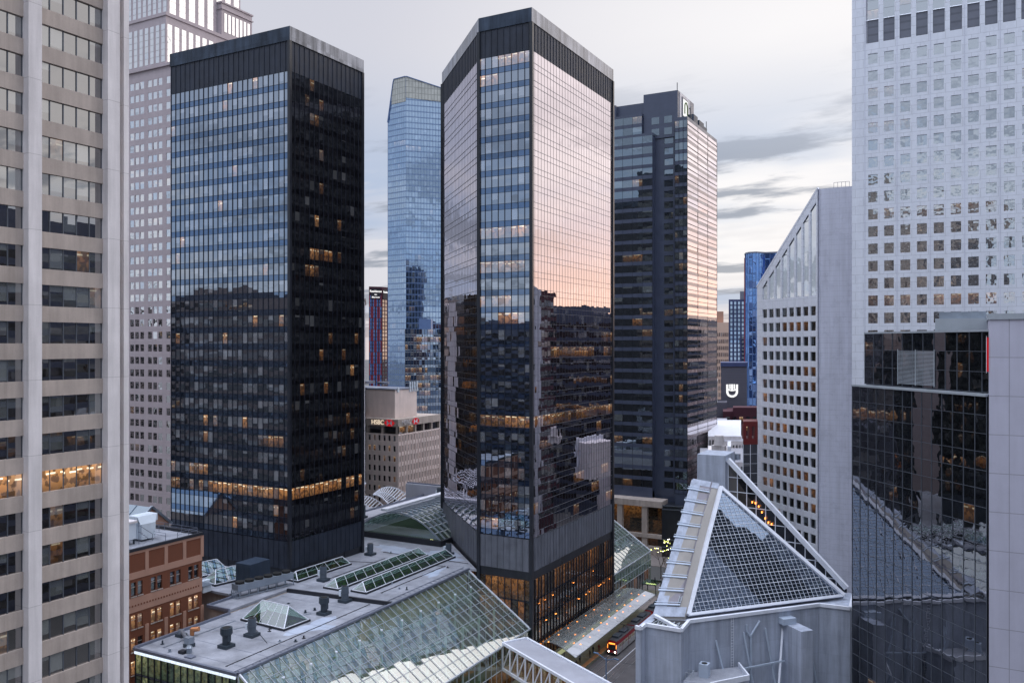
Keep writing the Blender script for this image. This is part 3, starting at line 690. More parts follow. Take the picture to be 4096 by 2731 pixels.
    for k in range(int((y1-y0)*1.1)):
        y = rs.uniform(y0+1, y1-1); z, x = rs.choice(((15.2, xr+3.0), (10.4, xr+5.6), (5.4, xr+8.9), (.4, xr+11.5), (.4, xr+13)))
        for j in range(26):
            p = Vector((x+rs.gauss(0, .5), y+rs.gauss(0, .8), z+.3+abs(rs.gauss(0, .7)))); a = Vector((rs.uniform(-1, 1), rs.uniform(-1, 1), rs.uniform(-1, 1))).normalized()*.35; b = a.cross(Vector((rs.random(), rs.random(), .3))).normalized()*.22
            pl.face([p-a, p-b, p+a, p+b])
    tag(pl.build('planting', 'leaf', root), kind='stuff')
    ki = MB()
    for k in range(int((y1-y0)/6)):
        y = rs.uniform(y0+2, y1-3); ki.box(xr+10.6, y, .4, xr+12.4, y+rs.uniform(1.5, 3), 2.9)
    if ki.f: ki.build('kiosk', 'wood', root)
ra_ = thing('glass_atrium', (-93.7, 132, 0), 'long glass atrium sloping from mall roof to street before the cut-corner tower', 'glass atrium', 'sloping glass atriums')
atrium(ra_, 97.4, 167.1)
rb_ = thing('glass_atrium', (-93.7, 231, 0), 'short sloping glass atrium behind the cut-corner tower, past the far end of the tram canopy', 'glass atrium', 'sloping glass atriums')
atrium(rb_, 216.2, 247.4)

# skylights
def skylight(loc, ln, wd, ht, yaw, label, n, base=.35, frame='white_paint'):
    r = thing('roof_skylight', loc, label, 'skylight', 'pitched glass skylights on the mall roof'); o = Vector(loc)
    d = Vector((math.cos(yaw), math.sin(yaw), 0)); w = Vector((-d.y, d.x, 0)); u = Vector((0, 0, 1))
    G = MB(); F = MB(); K = MB()
    K.obox((o.x, o.y), (d.x, d.y), ln/2+.25, wd/2+.25, o.z, o.z+base); K.build('kerb', 'dark_kerb', r)
    zb = o+u*(base+.02); hip = wd*.32
    e0, e1 = -ln/2, ln/2; rdg = lambda t: zb+d*(e0+hip+(ln-2*hip)*t)+u*ht
    for i in range(n):
        t0, t1 = i/n, (i+1)/n; a0, a1 = e0+ln*t0, e0+ln*t1
        G.pane(zb+d*a0-w*wd/2, zb+d*a1-w*wd/2, rdg(t1), rdg(t0), tilt=.004); G.pane(zb+d*a1+w*wd/2, zb+d*a0+w*wd/2, rdg(t0), rdg(t1), tilt=.004)
    G.face([zb+d*e0+w*wd/2, zb+d*e0-w*wd/2, rdg(0)]); G.face([zb+d*e1-w*wd/2, zb+d*e1+w*wd/2, rdg(1)])
    G.build('glass', 'glass_green', r)
    for i in range(n+1):
        t = i/n; a = e0+ln*t; fw = .16 if i in (0, n) else .07
        F.beam(zb+d*a-w*wd/2, rdg(t), fw); F.beam(zb+d*a+w*wd/2, rdg(t), fw)
    F.beam(rdg(0), rdg(1), .14)
    for s in (-1, 1): F.beam(zb+d*e0+w*s*wd/2, zb+d*e1+w*s*wd/2, .16); F.beam(zb+d*(e0 if s < 0 else e1)-w*wd/2, zb+d*(e0 if s < 0 else e1)+w*wd/2, .16)
    F.build('frame', frame, r)
    fl = MB(); fl.obox((o.x, o.y), (d.x, d.y), ln/2, wd/2, o.z+.02, o.z+.08); fl.build('well_floor', 'inner_green', r)
    lt = MB()
    for k in range(max(2, int(ln/2.2))):
        c = o+d*random.uniform(e0+.6, e1-.6)+w*random.uniform(-wd*.3, wd*.3); lt.box(c.x-.14, c.y-.14, o.z+.1, c.x+.14, c.y+.14, o.z+.2)
    lt.build('lamp', 'warm_strip', r)
    pl = MB(); rs = random.Random(int(ln*10))
    for k in range(int(ln*16)):
        p = o+d*rs.uniform(e0+.5, e1-.5)+w*rs.gauss(0, wd*.16)+u*rs.uniform(.15, .6); a = Vector((rs.uniform(-1, 1), rs.uniform(-1, 1), rs.uniform(-.4, .6))).normalized()*.3; b = a.cross(u).normalized()*.18
        pl.face([p-a, p-b, p+a, p+b])
    tag(pl.build('planting', 'leaf', r), kind='stuff')
    return r
skylight((-115.3, 119.6, 20.0), 11.0, 6.2, 3.0, R(-3), 'steep pitched glass skylight with white bars, alone on the near part of the roof', 5)
skylight((-118.3, 155.5, 20.6), 33, 3.6, 1.7, R(90), 'long ridge skylight, the left one of the parallel pair on the roof', 10)
skylight((-111.6, 156.8, 20.6), 34, 3.6, 1.7, R(90), 'long ridge skylight, the right one of the parallel pair, nearest the sloping atrium', 10)
skylight((-129.5, 148.2, 20.6), 17, 3.2, 1.6, R(88), 'single ridge skylight running along the foot of the left black tower', 5)
skylight((-151.5, 134.5, 20.6), 10, 5, 2.4, R(78), 'left of the two small teal skylights beside the brown building', 3)
skylight((-143.0, 134.5, 20.6), 10, 5, 2.4, R(78), 'small teal skylight between the brown building and the slate cooling unit', 3)

# vents
def vent(loc, dark, label, ht=3.0, rad=.75):
    r = thing('roof_vent', loc, label, 'roof vent', 'exhaust vents on the mall roof'); o = Vector(loc); mt = 'vent_dark' if dark else 'vent'
    m = MB(); m.box(o.x-1.05, o.y-1.05, o.z, o.x+1.05, o.y+1.05, o.z+.55); m.build('base', 'vent_dark', r)
    m = MB(); m.cyl(o+Vector((0, 0, .55)), o+Vector((0, 0, ht*.55)), rad*(.72 if dark else .95), n=16)
    if dark: m.cyl(o+Vector((0, 0, ht*.55)), o+Vector((0, 0, ht*.7)), rad*.72, rad*1.1, n=16); m.cyl(o+Vector((0, 0, ht*.7)), o+Vector((0, 0, ht)), rad*1.1, rad*1.05, n=16)
    else: m.cyl(o+Vector((0, 0, ht*.55)), o+Vector((0, 0, ht)), rad, rad*.97, n=16); m.cyl(o+Vector((0, 0, ht*.55)), o+Vector((0, 0, ht*.6)), rad*1.08, n=16)
    m.build('stack', mt, r)
    m = MB(); m.cyl(o+Vector((0, 0, ht)), o+Vector((0, 0, ht+.03)), rad*.75, n=16); m.build('opening', 'rubber', r)
    m = MB(); s = .62 if dark else -.95
    m.box(o.x+s-.25, o.y-.5, o.z+ht*.35, o.x+s+.3, o.y+.2, o.z+ht*.72); m.build('motor_box', mt if dark else 'unit_white', r)
    return r
vent((-112.7, 105.2, 20), True, 'dark flared vent nearest the front of the roof', 3.4, .95)
vent((-113.0, 111.4, 20), False, 'grey drum vent in front of the steep pitched skylight', 3.2)
vent((-109.9, 127.0, 20), True, 'dark flared vent in the middle of the near roof, behind the steep skylight', 3.3, .9)
vent((-111.5, 135.2, 20), False, 'grey drum vent on the dark roof step at the near end of the paired skylights', 3.2)
vent((-124.1, 143.2, 20.6), False, 'grey drum vent between the single ridge skylight and the paired skylights', 3.2)
vent((-129.3, 166.3, 20.6), False, 'grey drum vent by the far corner of the left black tower', 2.8)
vent((-112.6, 175.6, 20.6), False, 'grey drum vent beyond the far end of the paired skylights', 2.8)
vent((-152.0, 129.5, 20.6), True, 'dark flared vent beside the brown building', 3.2)
# pipe fitting across the near roof
r = thing('pipe_fitting', (-121, 104, 20), 'silver pipe run with square feet and a copper elbow on the near roof', 'rooftop pipe')
m = MB(); m.box(-124.8, 104.6, 20, -123.2, 106.0, 20.5); m.box(-119.2, 101.6, 20, -117.8, 103.0, 20.6); m.build('foot', 'vent_dark', r)
m = MB(); m.cyl((-124, 105.3, 20.4), (-124, 105.3, 21.2), .5, n=12); m.cyl((-124, 105.3, 20.95), (-118.5, 102.3, 20.95), .3, n=12); m.box(-119.1, 101.7, 20.6, -117.9, 102.9, 21.7); m.build('pipe', 'galv', r)
m = MB(); m.cyl((-122.5, 106.4, 20.0), (-122.5, 106.4, 21.3), .38, n=10); m.cyl((-122.6, 106.4, 21.1), (-121.3, 106.9, 21.3), .42, n=10); m.build('elbow', 'copper', r)
r = thing('small_exhaust', (-116, 99.8, 20), 'small hooded exhaust with a flat hatch near the front roof edge', 'roof exhaust')
m = MB(); m.box(-117.6, 99.2, 20, -116.4, 100.2, 20.5); m.build('base', 'dark_kerb', r)
m = MB(); m.cyl((-116.2, 100.3, 20.0), (-116.2, 100.3, 20.9), .5, n=12); m.cyl((-116.2, 100.3, 20.9), (-116.2, 100.3, 21.25), .62, .35, n=12); m.build('hood', 'galv', r)
m = MB(); m.box(-115.2, 98.4, 20.0, -113.6, 99.5, 20.22); m.build('hatch', 'kerb_metal', r)
r = thing('cooling_unit', (-134, 134, 20.6), 'tall slate-blue cooling unit standing beside the black tower', 'cooling unit')
m = MB(); m.box(-137.8, 131.2, 21.4, -133.6, 137.0, 25.6); m.box(-138.2, 131.0, 20.6, -137.0, 132.0, 21.4); m.box(-134.6, 131.0, 20.6, -133.6, 132.0, 21.4); m.box(-134.6, 136, 20.6, -133.6, 137.0, 21.4); m.build('casing', 'unit_blue', r)
m = MB()
for i in range(9): m.box(-137.6+i*.45, 131.14, 22, -137.4+i*.45, 131.2, 25.2)
m.build('grille', 'vent_dark', r)
r = thing('condenser_bank', (-130, 133, 20.6), 'long low condenser with six round fans on a steel rack', 'condenser')
d = Vector((.22, .975, 0)); c0 = Vector((-131.6, 125.2, 22.4))
m = MB(); cc = c0+d*6.5; m.obox((cc.x, cc.y), (d.x, d.y), 6.6, 1.2, 22.0, 23.3); m.build('casing', 'galv', r)
for i in range(6):
    p = c0+d*(1+i*2.2); m = MB(); m.cyl(p+Vector((0, 0, .9)), p+Vector((0, 0, 1.35)), .92, n=16); f = m.build('fan', 'rubber', r)
m = MB()
for i in range(7):
    for s in (-1.1, 1.1):
        p = c0+d*(i*2.15)+Vector((s, 0, 0)); m.beam((p.x, p.y, 20.1), (p.x, p.y, 22.0), .14)
m.beam((-132.8, 124.4, 21.3), (-129.9, 137.6, 21.3), .15); m.beam((-130.5, 124.4, 20.9), (-127.6, 137.6, 20.9), .15); m.build('rack', 'galv', r)
m = MB()
for k in range(4): m.cyl((-131.9+k*.45, 124.6, 20.3), (-131.9+k*.45, 124.6, 22.4), .09, n=6, mi=0); m.cyl((-131.9+k*.45, 124.6, 20.3), (-131.9+k*.45-1.1, 121.9, 20.3), .09, n=6)
m.build('pipes', 'galv', r)

# vaulted roof with curved ribs
def vault():
    r = thing('vaulted_roof', (-130, 197, 20), 'barrel-shaped glass roof with white curved ribs between the two black towers', 'glass vault')
    y0, y1, x0, x1, zb, h = 182, 222, -146, -119.2, 22.0, 5.6
    def arc(t, y, o=0): 
        a = math.pi*(1-t); return Vector((x1+(x0-x1)*(1-t), y, zb+(h+o)*math.sin(a)**.8))
    P = lambda t, y, o=0: Vector((x0+(x1-x0)*t, y, zb+(h+o)*(1-(2*t-1)**2)))
    G = MB(); n = 14; nb = 18
    for i in range(nb):
        a, b = y0+(y1-y0)*i/nb, y0+(y1-y0)*(i+1)/nb
        for j in range(n): G.pane(P(j/n, a), P((j+1)/n, a), P((j+1)/n, b), P(j/n, b), tilt=.01)
    G.build('curved_glass', 'glass_green', r)
    F = MB()
    for i in range(nb+1):
        y = y0+(y1-y0)*i/nb
        for j in range(n): F.beam(P(j/n, y, .35), P((j+1)/n, y, .35), .30, .34)
    F.build('rib', 'galv', r)
    F = MB()
    for j in range(1, n): F.beam(P(j/n, y0, .1), P(j/n, y1, .1), .14)
    F.build('purlin', 'white_paint', r)
    K = MB(); K.beam((x0-.3, y0-.4, 21.3), (x1+.6, y0-.4, 21.3), .6, 1.5); K.beam((x1+.4, y0-.4, 21.3), (x1+.4, y1, 21.3), .6, 1.5); K.build('kerb', 'dark_kerb', r)
    E_ = MB()
    for j in range(n): E_.face([(P(j/n, y0).x, y0-.1, zb-.1), (P((j+1)/n, y0).x, y0-.1, zb-.1), P((j+1)/n, y0)-Vector((0, .1, 0)), P(j/n, y0)-Vector((0, .1, 0))])
    E_.build('end_glass', 'glass_green', r)
    B = MB(); B.face([(x0, y0+.2, 20.8), (x1, y0+.2, 20.8), (x1, y1, 20.8), (x0, y1, 20.8)]); B.build('well_floor', 'olive_dark', r)
    lt = MB()
    for k in range(9): lt.box(-126+k*.6, 183+random.random(), 21.2, -125.75+k*.6, 183.3+random.random(), 21.5)
    lt.build('lamp', 'warm_strip', r)
    m = MB(); m.prism([(-139.5, 184), (-137.6, 184), (-137.6, 222), (-139.5, 222)], 27.4, 28.0); m.build('walkway_cover', 'white_paint', r)
vault()
r = thing('roof_parapet', (-143, 205, 20), 'raised gravel roof strip with a low wall behind the ribbed glass vault', 'roof strip')
m = MB(); m.box(-160, 224.2, 20, -112, 226.5, 27.4); m.box(-153, 183, 20, -147, 224, 24.0); m.build('wall', 'gravel2', r)
m = MB(); m.beam((-153, 183, 24.3), (-153, 224, 24.3), .2, .5); m.beam((-160, 225, 27.6), (-112, 225, 27.6), .2, .5); m.build('coping', 'kerb_metal', r)
for (x, y, z, lb) in ((-148.5, 187.5, 24, 'dark drum vent behind the left black tower'), (-146, 222.5, 24.0, 'dark drum vent left of the ribbed vault, by the white arcs'), (-128, 225.4, 27.4, 'dark drum vent at the back of the ribbed vault')):
    vent((x, y, z), False, lb, 3.4, .9)
# white steel arcs over the pedestrian street
def steel_arc(base, label):
    r = thing('steel_arc_canopy', (base[0]+3, base[1], 0), label, 'street sculpture', 'white steel arc canopies over the pedestrian street')
    o = Vector(base); ex = Vector((.88, .475, 0)); ey = Vector((-.475, .88, 0)); n = 14
    def bez(P, t): return P[0]*(1-t)**2+P[1]*2*t*(1-t)+P[2]*t*t
    at_ = lambda x, y, z: o+ex*x+ey*y+Vector((0, 0, z))
    PA = (at_(0, 0, 0), at_(4.6, 3.5, 4.8), at_(10.8, 4.5, -1.2)); PB = (at_(0, 0, 0), at_(3, -1.5, .6), at_(5.8, -2.5, -3.4)); PC = (at_(0, 0, -.2), at_(3.6, 0, 2.6), at_(8.5, 0.5, -2.6))
    C = MB()
    for P in (PA, PB, PC):
        for i in range(n): C.beam(bez(P, i/n), bez(P, (i+1)/n), .30)
    C.beam(PA[2], PB[2], .3); C.build('chord', 'white_paint', r); K = MB()
    for i in range(1, n+1):
        K.beam(bez(PA, i/n), bez(PC, i/n), .22); K.beam(bez(PC, i/n), bez(PB, i/n), .22)
    K.build('rung', 'white_paint', r)
    T = MB(); T.cyl((PC[2].x, PC[2].y, 0), PC[2], .35, n=8); T.build('mast', 'white_paint', r)
steel_arc((-177.6, 216.6, 20.4), 'white lattice arc partly hidden behind the left black tower, lower one')
steel_arc((-183, 214.5, 27.5), 'highest white lattice arc, against the pale strip tower')
steel_arc((-170.3, 220.5, 23.4), 'white lattice arc fully in view in front of the pink-grey bank building')

# ================================================================== LEFT: CONCRETE OFFICE TOWER
def left_tower():
    r = thing('office_tower', (-90, 45, 0), 'pale concrete office tower with wide white piers at the left edge of the photo', 'office tower')
    X = -83.7; fh = 3.83; z0 = 97.3-fh*25; nf = 32
    spans = [(38.0, 48.2), (51.9, 59.6)]
    rl = random.Random(5)
    for (a, b) in [(41.5, 51.9), (53.3, 60.8)]:
        lit = runs(lambda f: {12: .0}.get(f, .05), 2, .25, .6); nb = 5 if b > 55 else 7
        wid = b-a
        for f in range(nf):
            za = z0+f*fh; w = MB(); bw = wid/nb; zi = za+.05
            on = abs(za+2.8-58.0) < 1.9
            for k in range(nb):
                l = rl.uniform(1.0, 1.7) if on else (rl.uniform(.15, .4) if rl.random() < .05 else 0)
                w.pane((X-.55, a+k*bw, za+1.62), (X-.55, a+(k+1)*bw, za+1.62), (X-.55, a+(k+1)*bw, za+fh), (X-.55, a+k*bw, za+fh), tilt=.003, lit=l)
            wo = w.build('window_band', 'glass_concrete', r)
            mu = MB()
            for k in range(nb+1): mu.beam((X-.5, a+k*bw, za+1.62), (X-.5, a+k*bw, za+fh), .07, .1)
            mu.build('mullions', 'mullion_mid', wo)
        s = MB()
        for f in range(nf): za = z0+f*fh; s.box(X-.9, a, za, X-.28, b, za+1.62)
        s.build('spandrel', 'concrete_beige', r)
    for (a, b) in ((51.9, 53.3), (60.8, 62.3)):
        s = MB(); s.box(X-.9, a, 0, X+.55, b, 150); s.build('pier', 'concrete_light', r)
    # chamfered corner bays stepping back
    Pc = [(X-.2, 62.3), (X-.6, 63.1)]
    curtain(r, Pc[0], Pc[1], z0, nf, fh, 1, w=(.42, 1), glass='glass_concrete', sp='concrete_beige', mul=None, single=True)
    s = MB(); s.box(X-2.4, 63.1, 0, X+.15, 63.75, 150); s.build('pier', 'concrete_light', r)
    m = MB(); m.box(-118, 20, 0, X-.95, 63.0, 149); m.build('core', 'concrete_beige', r)
    return r
left_tower()

# ================================================================== BROWN BRICK BLOCK
def brown():
    r = thing('brick_building', (-146, 110, 0), 'brown and salmon brick block with warm lit windows beside the mall roof', 'brick building')
    X = -133.0; y0, y1, zt = 84.0, 117.9, 35.1
    bays = 8; bw = (y1-y0)/bays; wall = MB(); pale = MB(); rec = []; sills = MB()
    rowz = [(26.6, 29.1), (20.7, 23.2), (16.6, 19.1), (12.4, 14.9), (8.2, 10.7)]
    wall.box(-160, y0, 0, X-.55, y1-.05, 34.6)
    rs = random.Random(3)
    zs = [0]+sorted([z for p in rowz for z in p])+[zt]
    for b in range(bays):
        a = y0+b*bw; wins = [(a+.95, a+2.0), (a+2.35, a+3.4)]
        for i in range(0, len(zs)-1, 2): wall.face([(X, a, zs[i]), (X, a+bw, zs[i]), (X, a+bw, zs[i+1]), (X, a, zs[i+1])])
        for (w0, w1) in rowz:
            for (p, q) in ((a, wins[0][0]), (wins[0][1], wins[1][0]), (wins[1][1], a+bw)): wall.face([(X, p, w0), (X, q, w0), (X, q, w1), (X, p, w1)])
            for (p, q) in wins:
                on = w0 < 25 and w0 > 12 and rs.random() < .92
                rec.append(((Vector((X-.3, p, w0)), Vector((X-.3, q, w0)), Vector((X-.3, q, w1)), Vector((X-.3, p, w1))), rs.uniform(.75, 1.2) if on else 0))
                for fz in (w0, w1): wall.face([(X-.3, p, fz), (X-.3, q, fz), (X, q, fz), (X, p, fz)])
                for fy in (p, q): wall.face([(X-.3, fy, w0), (X, fy, w0), (X, fy, w1), (X-.3, fy, w1)])
                sills.box(X-.1, p-.1, w0-.18, X+.14, q+.1, w0); sills.box(X-.25, p, w0+(w1-w0)*.62, X-.18, q, w0+(w1-w0)*.62+.1)
    wall.build('wall', 'brick', r)
    for b in range(bays+1):
        a = y0+b*bw; pale.box(X-.02, a-.38, 0, X+.12, a+.38, 20.9); pale.box(X-.02, a-.38, 30.4, X+.12, a+.38, 34.5)
    pale.box(X-.02, y0, 29.7, X+.10, y1, 30.9); pale.box(X-.02, y0, 23.7, X+.10, y1, 26.3); pale.box(X-.02, y0, 34.2, X+.13, y1, 34.7)
    pale.build('stone_bands', 'brick_pale', r); sills.build('sills', 'concrete_beige', r)
    dm = MB()
    for k in range(int((y1-y0)/.62)): dm.box(X+.1, y0+k*.62, 24.75, X+.16, y0+k*.62+.26, 25.05)
    dm.build('dentils', 'brick', r)
    for q in rec:
        mb = MB(); mb.pane(*q[0], tilt=.003, lit=q[1]); mb.build('window', 'glass_plain', r)
    pp = MB(); pp.beam((X+.05, y0, 34.95), (X+.05, y1, 34.95), .5, .5); pp.beam((-160, y1, 34.95), (X, y1, 34.95), .5, .5); pp.build('parapet', 'dark_kerb', r)
    m = MB(); m.face([(-160, y0, 34.62), (X-.2, y0, 34.62), (X-.2, y1-.2, 34.62), (-160, y1-.2, 34.62)]); m.build('roof', 'gravel', r)
    rl = MB()
    for z in (35.6, 36.1):
        rl.beam((-148, y1-.6, z), (X-.6, y1-.6, z), .06); rl.beam((X-.6, 112.6, z), (X-.6, y1-.6, z), .06); rl.beam((-143, 111, z), (-143, 116, z), .06); rl.beam((-143, 111, z), (-135, 111, z), .06)
    for p in ((X-.6, 112.6), (X-.6, 115.2), (X-.6, y1-.6), (-138, y1-.6), (-143, y1-.6), (-148, y1-.6), (-143, 111), (-139, 111), (-135, 111), (-143, 116)): rl.beam((*p, 34.6), (*p, 36.1), .07)
    rl.build('railing', 'kerb_metal', r)
    return r
brown()
r = thing('air_handler', (-139, 104.5, 34.7), 'blue-grey air handling box with a cream lid on the brown building roof', 'air handler')
m = MB(); m.box(-141.5, 102.6, 35.6, -138.0, 106.8, 38.6); m.build('casing', 'unit_white', r)
m = MB(); m.prism([(-141.8, 102.3), (-137.8, 102.3), (-137.8, 107.0), (-141.8, 107.0)], 38.6, 39.0); m.build('lid', 'concrete_light', r)
m = MB()
for y in (102.9, 104, 105.2, 106.4): m.box(-138.4, y, 34.6, -138.1, y+.25, 35.6)
m.build('legs', 'vent_dark', r)
r = thing('air_handler', (-140, 109.8, 34.7), 'white air handler with a sloping intake hood on the brown building roof', 'air handler')
m = MB(); m.box(-141.8, 108.3, 35.0, -138.3, 111.4, 37.9); m.face([(-138.3, 111.4, 37.9), (-138.3, 108.0, 37.9), (-139.2, 108.0, 39.3), (-139.2, 112.4, 39.3)]); m.box(-141.8, 108.0, 37.95, -139.2, 112.6, 39.3); m.build('casing', 'unit_white', r)
m = MB()
for k in range(5): m.beam((-137.9, 107.2+k*.5, 36.8-k*.4), (-137.2, 107.2+k*.5, 36.8-k*.4), .1)
m.beam((-137.2, 106.8, 38.2), (-137.2, 109.8, 36.0), .08); m.beam((-137.2, 109.8, 36), (-137.2, 109.8, 34.7), .08); m.beam((-137.2, 106.8, 38.2), (-137.2, 106.8, 34.7), .08); m.build('steps', 'kerb_metal', r)
# glass gable roof behind the brown block
r = thing('glass_gable_roof', (-172, 132, 0), 'pale blue gabled glass galleria roof with a round window, behind the brown building', 'glass roof')
rz, ez, ym = 34.8, 30.2, 131.8
m = MB()
for k in range(8):
    x, xb = -165-k*5, -165-(k+1)*5
    m.pane((xb, ym-5.3, ez), (x, ym-5.3, ez), (x, ym, rz), (xb, ym, rz), tilt=.02); m.pane((x, ym+5.3, ez), (xb, ym+5.3, ez), (xb, ym, rz), (x, ym, rz), tilt=.02)
m.build('roof', 'glass_concrete2', r)
m = MB(); m.box(-205, ym-5.2, 0, -165.3, ym+5.2, 30.1); m.build('wall', 'concrete_beige', r)
m = MB(); m.face([(-165.1, ym-5.2, ez), (-165.1, ym+5.2, ez), (-165.1, ym, rz)]); m.build('gable', 'brick_pale', r)
m = MB(); m.beam((-164.9, ym-5.5, ez), (-164.9, ym, rz+.15), .5, .5); m.beam((-164.9, ym+5.5, ez), (-164.9, ym, rz+.15), .5, .5)
for k in range(9): m.beam((-165-k*5, ym-5.3, ez+.1), (-165-k*5, ym, rz+.1), .18)
m.build('ridge_frame', 'galv', r)
m = MB(); m.cyl((-169, ym-5.4, 31.6), (-169, ym-3.0, 31.6), 1.6, n=20); m.build('dormer', 'galv', r)

# ================================================================== GRANITE STEPPED TOWER
def granite():
    r = thing('granite_tower', (-225, 200, 0), 'tall pinkish granite tower with a stepped top behind the left black tower', 'office tower')
    rec = []
    lt = runs(.03, 3, .4, .8); lt2 = runs(.05, 3, .3, .6)
    def pg(P0, P1, z0, rows, cols, cw, uf, ztop):
        d, n, Ln = fdir(P0, P1)
        punched(r, P0, P1, z0, rows, 3.8, cols, cw, uf, 1.75, (.9, 3.0), 'granite_pink', 'glass_plain', rec=rec, ztop=ztop, zbot=0, depth=.10, lit=lambda a, b: lt2(a, b))
    # body, front facing the camera: triplets of windows between wider piers
    x = -236.5
    for g_ in range(4):
        pg((x, 174), (x+8.1, 174), 12, 37, 3, 2.3, .6, 155.2); x += 8.1
    m = MB(); m.box(-236.3, 174.4, 0, -204.3, 215, 155); m.build('core', 'granite_pink', r)
    put_windows(r, rec, 'glass_wavy', tilt=.02, split=1)
    m = MB(); m.beam((-236.7, 173.9, 155.3), (-204, 173.9, 155.3), 1.0, .8); m.beam((-204, 173.9, 155.3), (-204, 214, 155.3), 1.0, .8); m.build('ledge', 'granite_pink', r)
    def tier(x0, x1, y0, y1, z0, z1, nb1, nb2):
        m = MB(); m.box(x0, y0, z0-.5, x1, y1, z1); m.build('upper_tier', 'granite_pink', r)
        w = MB(); p = MB()
        for i in range(nb1):
            bw = (x1-x0)/nb1; a = x0+bw*(i+.2)
            for k in range(int((z1-z0-2)/1.9)): w.pane((a, y0-.05, z0+1+k*1.9), (a+bw*.62, y0-.05, z0+1+k*1.9), (a+bw*.62, y0-.05, z0+2.8+k*1.9), (a, y0-.05, z0+2.8+k*1.9), tilt=.01, lit=0)
        for i in range(nb2):
            bw = (y1-y0)/nb2; a = y0+bw*(i+.2)
            for k in range(int((z1-z0-3)/1.9)): w.pane((x1+.05, a, z0+1+k*1.9), (x1+.05, a+bw*.62, z0+1+k*1.9), (x1+.05, a+bw*.62, z0+2.8+k*1.9), (x1+.05, a, z0+2.8+k*1.9), tilt=.01, lit=0)
        w.build('tall_windows', 'glass_wavy', r)
        c = MB(); c.box(x0-.2, y0-.3, z1-.3, x1+.3, y1+.3, z1+.7); c.build('cornice', 'granite_pink', r)
    tier(-236, -211.6, 174.1, 203, 155.5, 170.5, 10, 11)
    tier(-236, -213.2, 176, 205, 171, 190, 10, 8)
    m = MB(); m.box(-215, 195.5, 171, -211.6, 208.6, 181.5); m.build('upper_tier', 'granite_pink', r)
    w = MB()
    for i in range(7):
        for k in range(4): w.pane((-211.5, 196.6+i*1.65, 172.5+k*1.5), (-211.5, 197.6+i*1.65, 172.5+k*1.5), (-211.5, 197.6+i*1.65, 174+k*1.5), (-211.5, 196.6+i*1.65, 174+k*1.5), tilt=.01)
    w.build('tall_windows', 'glass_wavy', r)
    c = MB(); c.box(-215.2, 195.2, 179.6, -211.3, 209, 179.9); c.box(-215.2, 195.2, 181.5, -211.3, 209, 182.0); c.build('cornice', 'granite_pink', r)
granite()

# ================================================================== BETWEEN THE BLACK TOWERS
r = thing('strip_tower', (-180, 236, 0), 'plain pale concrete strip of a tower seen edge-on beside the left black tower', 'tower')
m = MB(); m.prism([(-181.2, 225.2), (-178.3, 226.6), (-197.9, 251.5), (-200.4, 249.6)], 0, 86.6); m.build('wall', 'concrete_light', r)
curtain(r, (-178.1, 226.8), (-197.7, 251.7), 2, 22, 3.8, 10, w=(.35, 1), glass='glass_lobby', sp='black_metal', mul=None, single=True, lit=runs(.25, 3, .3, .8))
m = MB(); m.prism([(-181.5, 225.0), (-178.0, 226.5), (-197.6, 251.8), (-200.7, 249.8)], 86.6, 87.3); m.build('coping', 'concrete_beige', r)
r = thing('office_block', (-195, 228, 0), 'dark office block hidden behind the left black tower, mirrored in the cut corner', 'office block')
curtain(r, (-192, 219), (-185.5, 224.3), 2, 23, 3.8, 4, w=(.35, 1), glass='glass_lobby', sp='black_metal', mul=None, single=True, lit=runs(.2, 3, .3, .8))
curtain(r, (-185.5, 224.3), (-205, 247.5), 2, 23, 3.8, 10, w=(.35, 1), glass='glass_lobby', sp='black_metal', mul=None, single=True, lit=runs(.2, 3, .3, .8))
m = MB(); m.prism([(-192, 219.3), (-185.8, 224.5), (-205.2, 247.5), (-215, 240)], 0, 89.4); m.build('walls', 'black_metal', r)

def text_obj(body, size, loc, rot, mat, parent, name='letters', ext=.08, align='CENTER', bold=0.):
    cu = bpy.data.curves.new('tmp', 'FONT'); cu.body = body; cu.size = size; cu.extrude = ext; cu.align_x = align; cu.align_y = 'CENTER'; cu.offset = bold
    cu.space_line = .9
    t = bpy.data.objects.new('tmp', cu); COL.objects.link(t); bpy.context.view_layer.update()
    me = bpy.data.meshes.new_from_object(t); bpy.data.objects.remove(t)
    me.materials.clear(); me.materials.append(M[mat])
    o = bpy.data.objects.new(name, me); COL.objects.link(o); o.parent = parent
    o.location = Vector(loc)-org(parent); o.rotation_euler = rot; return o

